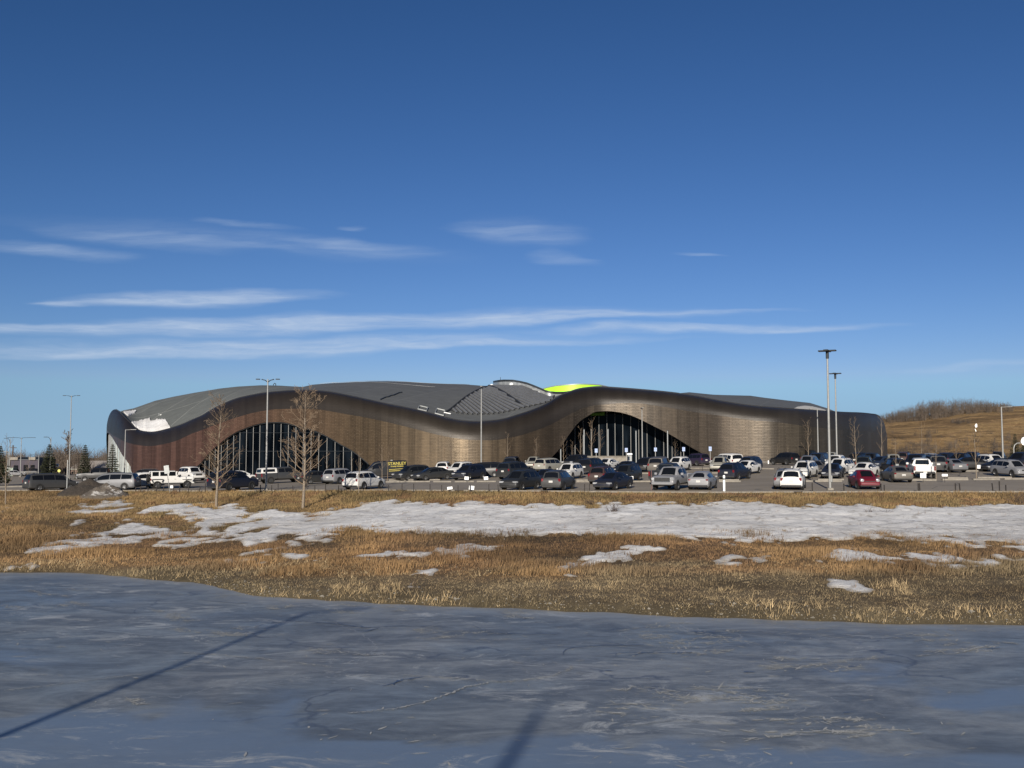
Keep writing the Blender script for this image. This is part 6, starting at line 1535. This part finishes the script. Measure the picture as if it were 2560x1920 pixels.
set_tree(t1, 541, 1268, 'left of the two big bare poplars on the bank, half before the navy SUV', 'large bare poplars on the bank', ytop=1000, h0=9.3)
t2 = bare_tree('poplar_tree', 9.6, .12, 46, 2.8, 5, M['bark'], M['twig'], .18, (.9, 1.4), 3, .009, (4, 5), .025, up=.32)
set_tree(t2, 757, 1271, 'taller right one of the two big bare poplars on the bank', 'large bare poplars on the bank', ytop=974, h0=9.7, rz=1.0)
sap = [bare_tree('young_tree', 5.0, .045, 10, 1.7, s, M['bark'], M['twig'], .25, (.6, 1.05), 2, .007, (2, 4), .04, up=.45) for s in (3, 14, 27)]
used = [False]*3
def young(k, px, yt, yb_, label, D=None, tilt=0.0, bark=None):
    r_ = sap[k] if not used[k] else copy_tree(sap[k]); used[k] = True
    set_tree(r_, px, yb_, label, 'young bare trees around the car park', D=D, rz=random.uniform(0, 6), ytop=yt, h0=5.1, tilt=tilt)
    if bark:
        for c in r_.children: c.material_slots[0].link = 'OBJECT'; c.material_slots[0].material = bark
young(0, 15, 1090, 1246, 'slender bare sapling on the grass at the far left edge', D=93)
young(1, 66, 1140, 1224, 'leaning sapling left of the dark grey minivan', D=107, tilt=.06)
young(2, 329, 1146, 1203, 'pale leaning sapling behind the white SUV on the left', D=122, tilt=.10)
young(0, 897, 1125, 1228, 'pale forked sapling in front of the white crossover', D=92.5)
young(1, 955, 1108, 1199, 'pale thin sapling before the door of the lettered van', D=118)
young(2, 969, 1112, 1201, 'faint sapling beside the yellow lettering of the van', D=119, bark=M['twig'])
young(0, 1110, 1088, 1164, 'bare tree against shining tiles, left of a darker one', D=150, bark=M['twig'])
young(1, 1128, 1086, 1172, 'dark bare tree against the brightest tiles above the open door', D=148, bark=M['twigd'])
young(2, 1268, 1080, 1160, 'bare sapling right of the plain tall pole by the wall', D=150)
young(0, 1341, 1093, 1160, 'bare tree above the pale beige SUV', D=152)
young(1, 1409, 1092, 1156, 'bare sapling at the left foot of the entrance arch', D=151)
young(2, 1450, 1066, 1152, 'pale forked tree inside the left part of the entrance arch', D=152)
young(0, 1481, 1046, 1152, 'tall bare tree over the left end of the concrete ledge', D=150)
young(1, 1500, 1075, 1152, 'spreading bare tree between the ledge and the leftmost blue sign', D=151)
young(2, 1429, 1100, 1156, 'small bare tree at the dark left side of the arch', D=149)
young(0, 1689, 1100, 1158, 'bare tree at the right side of the entrance glass', D=152)
young(1, 1944, 1108, 1158, 'pale forked sapling above the black SUV near the facade', D=146)
young(2, 1970, 1112, 1158, 'smaller pale sapling right of the forked one near the facade', D=148)
young(0, 2021, 1046, 1158, 'bare tree against the dark right end of the building, left of the poles', D=146)
young(1, 2141, 1046, 1196, 'tall thin sapling behind the white sedan and the red car', D=104)
young(2, 2205, 1040, 1172, 'thin pale sapling just before the corner of the building', D=125)
young(0, 2241, 1098, 1196, 'pale forked sapling above the grey sedan', D=105)
young(1, 2305, 1058, 1172, 'straight thin sapling rising behind the dark blue SUV', D=132)
young(2, 2341, 1094, 1203, 'straight pale sapling right of the white pickup', D=98)
young(0, 2392, 1096, 1172, 'thin sapling above the silver grey sedan', D=125)
young(1, 2441, 1064, 1198, 'crooked pale sapling carrying a white rag at its top', D=99)
young(2, 2268, 1092, 1165, 'faint sapling on the slope above the reddish car', D=145, bark=M['twigd'])
young(0, 2325, 1088, 1165, 'faint sapling above the silver SUV under the hill', D=145, bark=M['twigd'])
young(1, 533, 1140, 1198, 'cluster of bare stems at the left foot of the glazed arch', D=150)
young(2, 818, 1128, 1186, 'low bare shrubby tree before the right part of the left arch', D=150)
young(0, 846, 1135, 1186, 'bare bushy sapling left of the short lamp post', D=152)
young(1, 880, 1140, 1183, 'bushy bare shrub at the right foot of the left arch', D=152)
young(2, 1046, 1130, 1176, 'small sapling at the foot of the tiled wall above the dark SUV', D=150, bark=M['twig'])
p = P(2439, 1069, 98.6); mb = MB(); mb.add([(0,0,0),(.16,0,.05),(.20,.05,.30),(.05,-.05,.42),(-.06,.04,.2)], [(0,1,2,3,4)]); mb.add([(0,.05,-.1),(.1,.05,-.35),(.02,.02,-.4),(-.05,.05,-.15)], [(0,1,2,3)]); o = mb.build('white_rag', M['whitepl']); o.location = tuple(p); tag(o, 'white rag caught in the top of the crooked sapling', 'rag')
# larger background tree behind the left lamp
bt = bare_tree('bare_tree', 8.5, .14, 22, 3.0, 44, M['twigg'], M['twigg'], .15, (.35, .8), 3, .03, (3, 5), .03, up=.6)
set_tree(bt, 168, 1186, 'bushy leafless tree behind the tall double lamp post on the left', D=190, ytop=1082, h0=8.6)
# shrubs on the snow
def shrub(px, yb_, w, h, label, seed, m_, D=None, n=26):
    rg = random.Random(seed)
    if D is None: x, D, z = hit(px, yb_, 45, 300)
    else: x = float(P(px, yb_, D)[0]); z = float(Zg(x, D))
    out = []
    for k in range(n):
        a = rg.uniform(0, 6.28); s = rg.uniform(.2, 1.2); branchy(rg, Vector((rg.gauss(0, w*.15), rg.gauss(0, w*.1), -.05)), Vector((math.cos(a)*s, math.sin(a)*s, 1)).normalized(), h*rg.uniform(.6, 1.1), .012, 1, out, 2, .4, .1, .006, (2, 4))
    mb = MB()
    for pts, rd, l in out: mb.tube(pts, rd, 3, cap=False)
    o = mb.build('shrub', m_); o.location = (x, D, z); tag(o, label, 'shrub')
shrub(1537, 1281, 1.3, .75, 'wiry dark shrub standing on the upper edge of the snow', 3, M['twigd'])
shrub(1716, 1268, .5, .5, 'small twig tuft in the snow below the silver pickup', 9, M['twigd'], n=9)
shrub(2172, 1283, .4, .5, 'small shrub on the snow below the red car', 11, M['twigd'], n=9)
shrub(2218, 1285, .3, .6, 'two upright stems on the snow below the grey sedan', 12, M['twigd'], n=6)
shrub(2548, 1260, 1.6, 1.1, 'brown bush on the bank at the right edge', 15, M['twigd'], n=30)
shrub(1475, 1262, 2.2, .45, 'low reddish brown bush on the grass band above the snow', 16, M['twigd'], n=40)
# ---- spruces
def spruce(name, h, r, seed, tiers=26, gap=.0, thin=1.0):
    rg = random.Random(seed); root = empty(name, (0, 0, 0)); mb = MB(); mb.tube([(0, 0, -.1), (0, 0, h)], [h*.018+.04, .015], 7); mb.build('trunk', M['twigd'], root)
    vs = []; fs = []
    for t in range(tiers):
        f = (t+.5)/tiers; z = h*(.08+.90*f); R0 = r*(1-f)**.85*(.9+.25*rg.random()); nbr = int(7+9*(1-f))
        for k in range(nbr):
            a = 2*math.pi*k/nbr+rg.uniform(-.3, .3)+t; L = R0*rg.uniform(.72, 1.12); droop = rg.uniform(.05, .28)*L
            ca, sa = math.cos(a), math.sin(a); nn_ = max(3, int(L/.16))
            for q in range(nn_*16):
                s = rg.random()**.7; px_, py_ = ca*L*s, sa*L*s; pz = z-droop*s*s+.12*s*L
                w = .10+.16*(1-s)*L*.5*thin; sz = rg.uniform(.12, .26)*(.7+.25*h/6); b0 = rg.uniform(-1, 1)*w
                cx_, cy_ = px_-sa*b0, py_+ca*b0; d = Vector((ca+rg.uniform(-.8, .8), sa+rg.uniform(-.8, .8), rg.uniform(-.5, .35))).normalized(); o = d.orthogonal().normalized(); o.rotate(Matrix.Rotation(rg.uniform(0, 3.14), 3, d))
                c = Vector((cx_, cy_, pz)); n0 = len(vs); vs += [tuple(c-o*sz*.28), tuple(c+o*sz*.28), tuple(c+d*sz)]; fs.append((n0, n0+1, n0+2))
    mobj('crown', vs, fs, M['needle'], root)
    return root
s1 = spruce('spruce_tree', 6.0, 1.55, 1, 22); set_tree(s1, 122, 1188, 'larger dark spruce right of the dark house', 'spruces at the edges of the lot', D=150, ytop=1108, h0=6.0)
s2 = spruce('spruce_tree', 6.0, 1.2, 2, 19, thin=.75); set_tree(s2, 211, 1194, 'thinner spruce with visible gaps between soil heap and lamp', 'spruces at the edges of the lot', D=145, ytop=1110, h0=6.0)
s3 = copy_tree(s2); set_tree(s3, 280, 1192, 'spruce standing before the white glazed left end of the building', 'spruces at the edges of the lot', D=148, rz=2.0, ytop=1108, h0=6.0)
s4 = copy_tree(s1); set_tree(s4, -2, 1210, 'spruce cut by the left edge of the view', 'spruces at the edges of the lot', D=125, rz=1.0, ytop=1112, h0=6.0)
s5 = copy_tree(s2); set_tree(s5, 2539, 1140, 'spruce at the foot of the hill near the right edge', 'spruces at the edges of the lot', D=170, rz=4.0, ytop=1083, h0=6.0)
s6 = copy_tree(s1); set_tree(s6, 2566, 1140, 'spruce mostly cut off by the right edge behind the eight sided sign', 'spruces at the edges of the lot', D=180, rz=3.0, ytop=1086, h0=6.0)
# ---- far off woods and hilltop thicket: masses of thin stems
def thicket(items, name, label, m_, seed, stems=26, rmin=.03):
    rg = np.random.default_rng(seed); vs = []; fs = []
    for (x, y, z, h, w) in items:
        for k in range(stems):
            bx, by = x+rg.normal(0, w*.25), y+rg.normal(0, w*.25); an = rg.uniform(0, 6.28); sp = rg.uniform(0, .5)
            p0 = np.array((bx, by, z-.6)); L = h*rg.uniform(.55, 1.05); p1 = p0+np.array((math.cos(an)*sp*L*.5, math.sin(an)*sp*L*.5, L+.5)); r = rmin*rg.uniform(.7, 1.5)
            for q in range(5):
                if q == 0: a, b = p0, p1; rr_ = r
                else:
                    t = rg.uniform(.3, .95); a = p0*(1-t)+p1*t; a2 = rg.uniform(0, 6.28); l2 = L*.28; b = a+np.array((math.cos(a2)*l2*.6, math.sin(a2)*l2*.6, l2*.8)); rr_ = r*.6
                dx = np.array((rr_, 0, 0)); dy = np.array((0, rr_, 0)); n0 = len(vs)
                vs += [a-dx, a+dx, a+dy, b]; fs += [(n0, n0+1, n0+3), (n0+1, n0+2, n0+3), (n0+2, n0, n0+3)]
    o = mobj(name, np.array(vs), np.array(fs), m_); tag(o, label, name.split('_')[-1], kind='stuff'); return o
rg_ = random.Random(8); it = []
for k in range(150):
    px = rg_.uniform(-160, 345); D = rg_.uniform(280, 420); x = float(P(px, 1150, D)[0]); z = float(Zlot(x, D))-.5
    ytop = np.interp(px, [-160, 0, 40, 95, 130, 200, 230, 262, 300, 345], [1120, 1124, 1124, 1126, 1112, 1112, 1122, 1120, 1114, 1120])+rg_.uniform(0, 22)
    it.append((x, D, z, ztop(px, ytop, D)-z, 3.0))
thicket(it, 'distant_woods', 'hazy leafless brown woods far off behind the left end of the car park', M['twigg'], 3, 60, .05)
it = []
for k in range(360):
    px = rg_.uniform(2150, 2530) if rg_.random() > .10 else rg_.uniform(2440, 2640); D = rg_.uniform(320, 352); x = float(P(px, 1050, D)[0]); z = Zhill(x, D)
    tp = np.interp(px, [2150, 2202, 2253, 2291, 2342, 2418, 2456, 2519, 2535, 2640], [1050, 1034, 1018, 1006, 996, 993, 994, 1003, 1012, 1013])+abs(rg_.gauss(0, 9))
    lo_ = np.interp(px, [2200, 2354, 2400, 2530], [1046, 1036, 1022, 1014])
    if tp > lo_: continue
    it.append((x, D, z, max(.6, ztop(px, tp, D)-z), 2.2))
thicket(it, 'hilltop_thicket', 'band of leafless grey brown bushes along the crest of the grassy hill', M['twigg'], 4, 12, .035)
it = []
for k in range(300):
    px = rg_.uniform(2225, 2620); D = rg_.uniform(215, 300); x = float(P(px, 1050, D)[0]); z = Zhill(x, D); y_ = PX(x, D, z)[1]
    if y_ < 1085: continue
    it.append((x, D, z, rg_.uniform(.8, 2.6), 1.8))
for k in range(14): px = rg_.uniform(2392, 2416); D = 300; x = float(P(px, 1060, D)[0]); it.append((x, D+rg_.uniform(-4, 4), Zhill(x, D), rg_.uniform(1.2, 2.4), 1.5))
thicket(it, 'hillside_brush', 'low brown brush scattered over the lower slope of the hill', M['twigg'], 6, 22, .03)
# ---- distant houses on the left
def house(px0, px1, yt, yb_, D, name, wallc, roofc, label, roofh, depth=10):
    x0, x1 = P(px0, 1150, D)[0], P(px1, 1150, D)[0]; z0 = float(Zlot((x0+x1)/2, D))-1; zt = ztop((px0+px1)/2, yt, D); root = empty(name, ((x0+x1)/2, D, z0)); tag(root, label, 'building')
    w = x1-x0; h = zt-z0; wh = h-roofh; mb = MB(); mb.box((0, depth/2, wh/2), (w, depth, wh)); wl = mb.build('wall', simple(name+'_wall', wallc, .8, 0, .15, .5), root)
    return root, w, h, wh, depth
root, w, h, wh, dp = house(27, 96, 1142, 1190, 262, 'dark_house', (.05,.042,.055), None, 'dark two storey house with pale roof edges far at the left', .8)
for a, b_ in ((-.5, -.22), (.18, .42)):
    mb = MB(); mb.box(((a+b_)/2*w, dp/2-.2, wh+.35), ((b_-a)*w, dp+.6, .7)); mb.build('pale_parapet', M['concrete'], root)
mb = MB(); mb.box((0, dp/2, wh+.12), (w*1.0, dp+.3, .24)); mb.build('roof', M['lamp_dark'], root)
for x_, z_ in ((-.42, .3), (-.3, .6), (.05, .62), (.3, .62)):
    mb = MB(); mb.box((x_*w, -.03, z_*wh), (1.1, .06, 1.3)); wi = mb.build('window', M['glass'], root)
mb = MB(); mb.box((-.40*w, -1.2, 1.6), (2.2, 2.4, 3.0)); mb.build('porch', simple('sage_porch', (.25,.30,.25), .7), root)
root, w, h, wh, dp = house(178, 262, 1152, 1192, 300, 'low_building', (.24,.17,.14), None, 'long low brown building with grey pitched roof behind the thinner spruce', 2.4, 14)
mb = MB(); mb.add([(-w/2-.4,-.5,wh),(w/2+.4,-.5,wh),(w/2+.4,dp+.5,wh),(-w/2-.4,dp+.5,wh),(-w/2-.4,dp/2,h),(w/2+.4,dp/2,h)], [(0,1,5,4),(2,3,4,5),(0,4,3),(1,2,5)]); mb.build('roof', simple('grey_shingles', (.28,.25,.22), .9), root)
mb = MB(); mb.box((0, -.55, wh-.06), (w+.8, .12, .24)); mb.build('gutter', M['beige'], root)
for k in range(6):
    mb = MB(); mb.box((-w*.42+k*w*.168, -.03, wh*.5), (1.2, .06, 1.0)); mb.build('window', M['glass'], root)
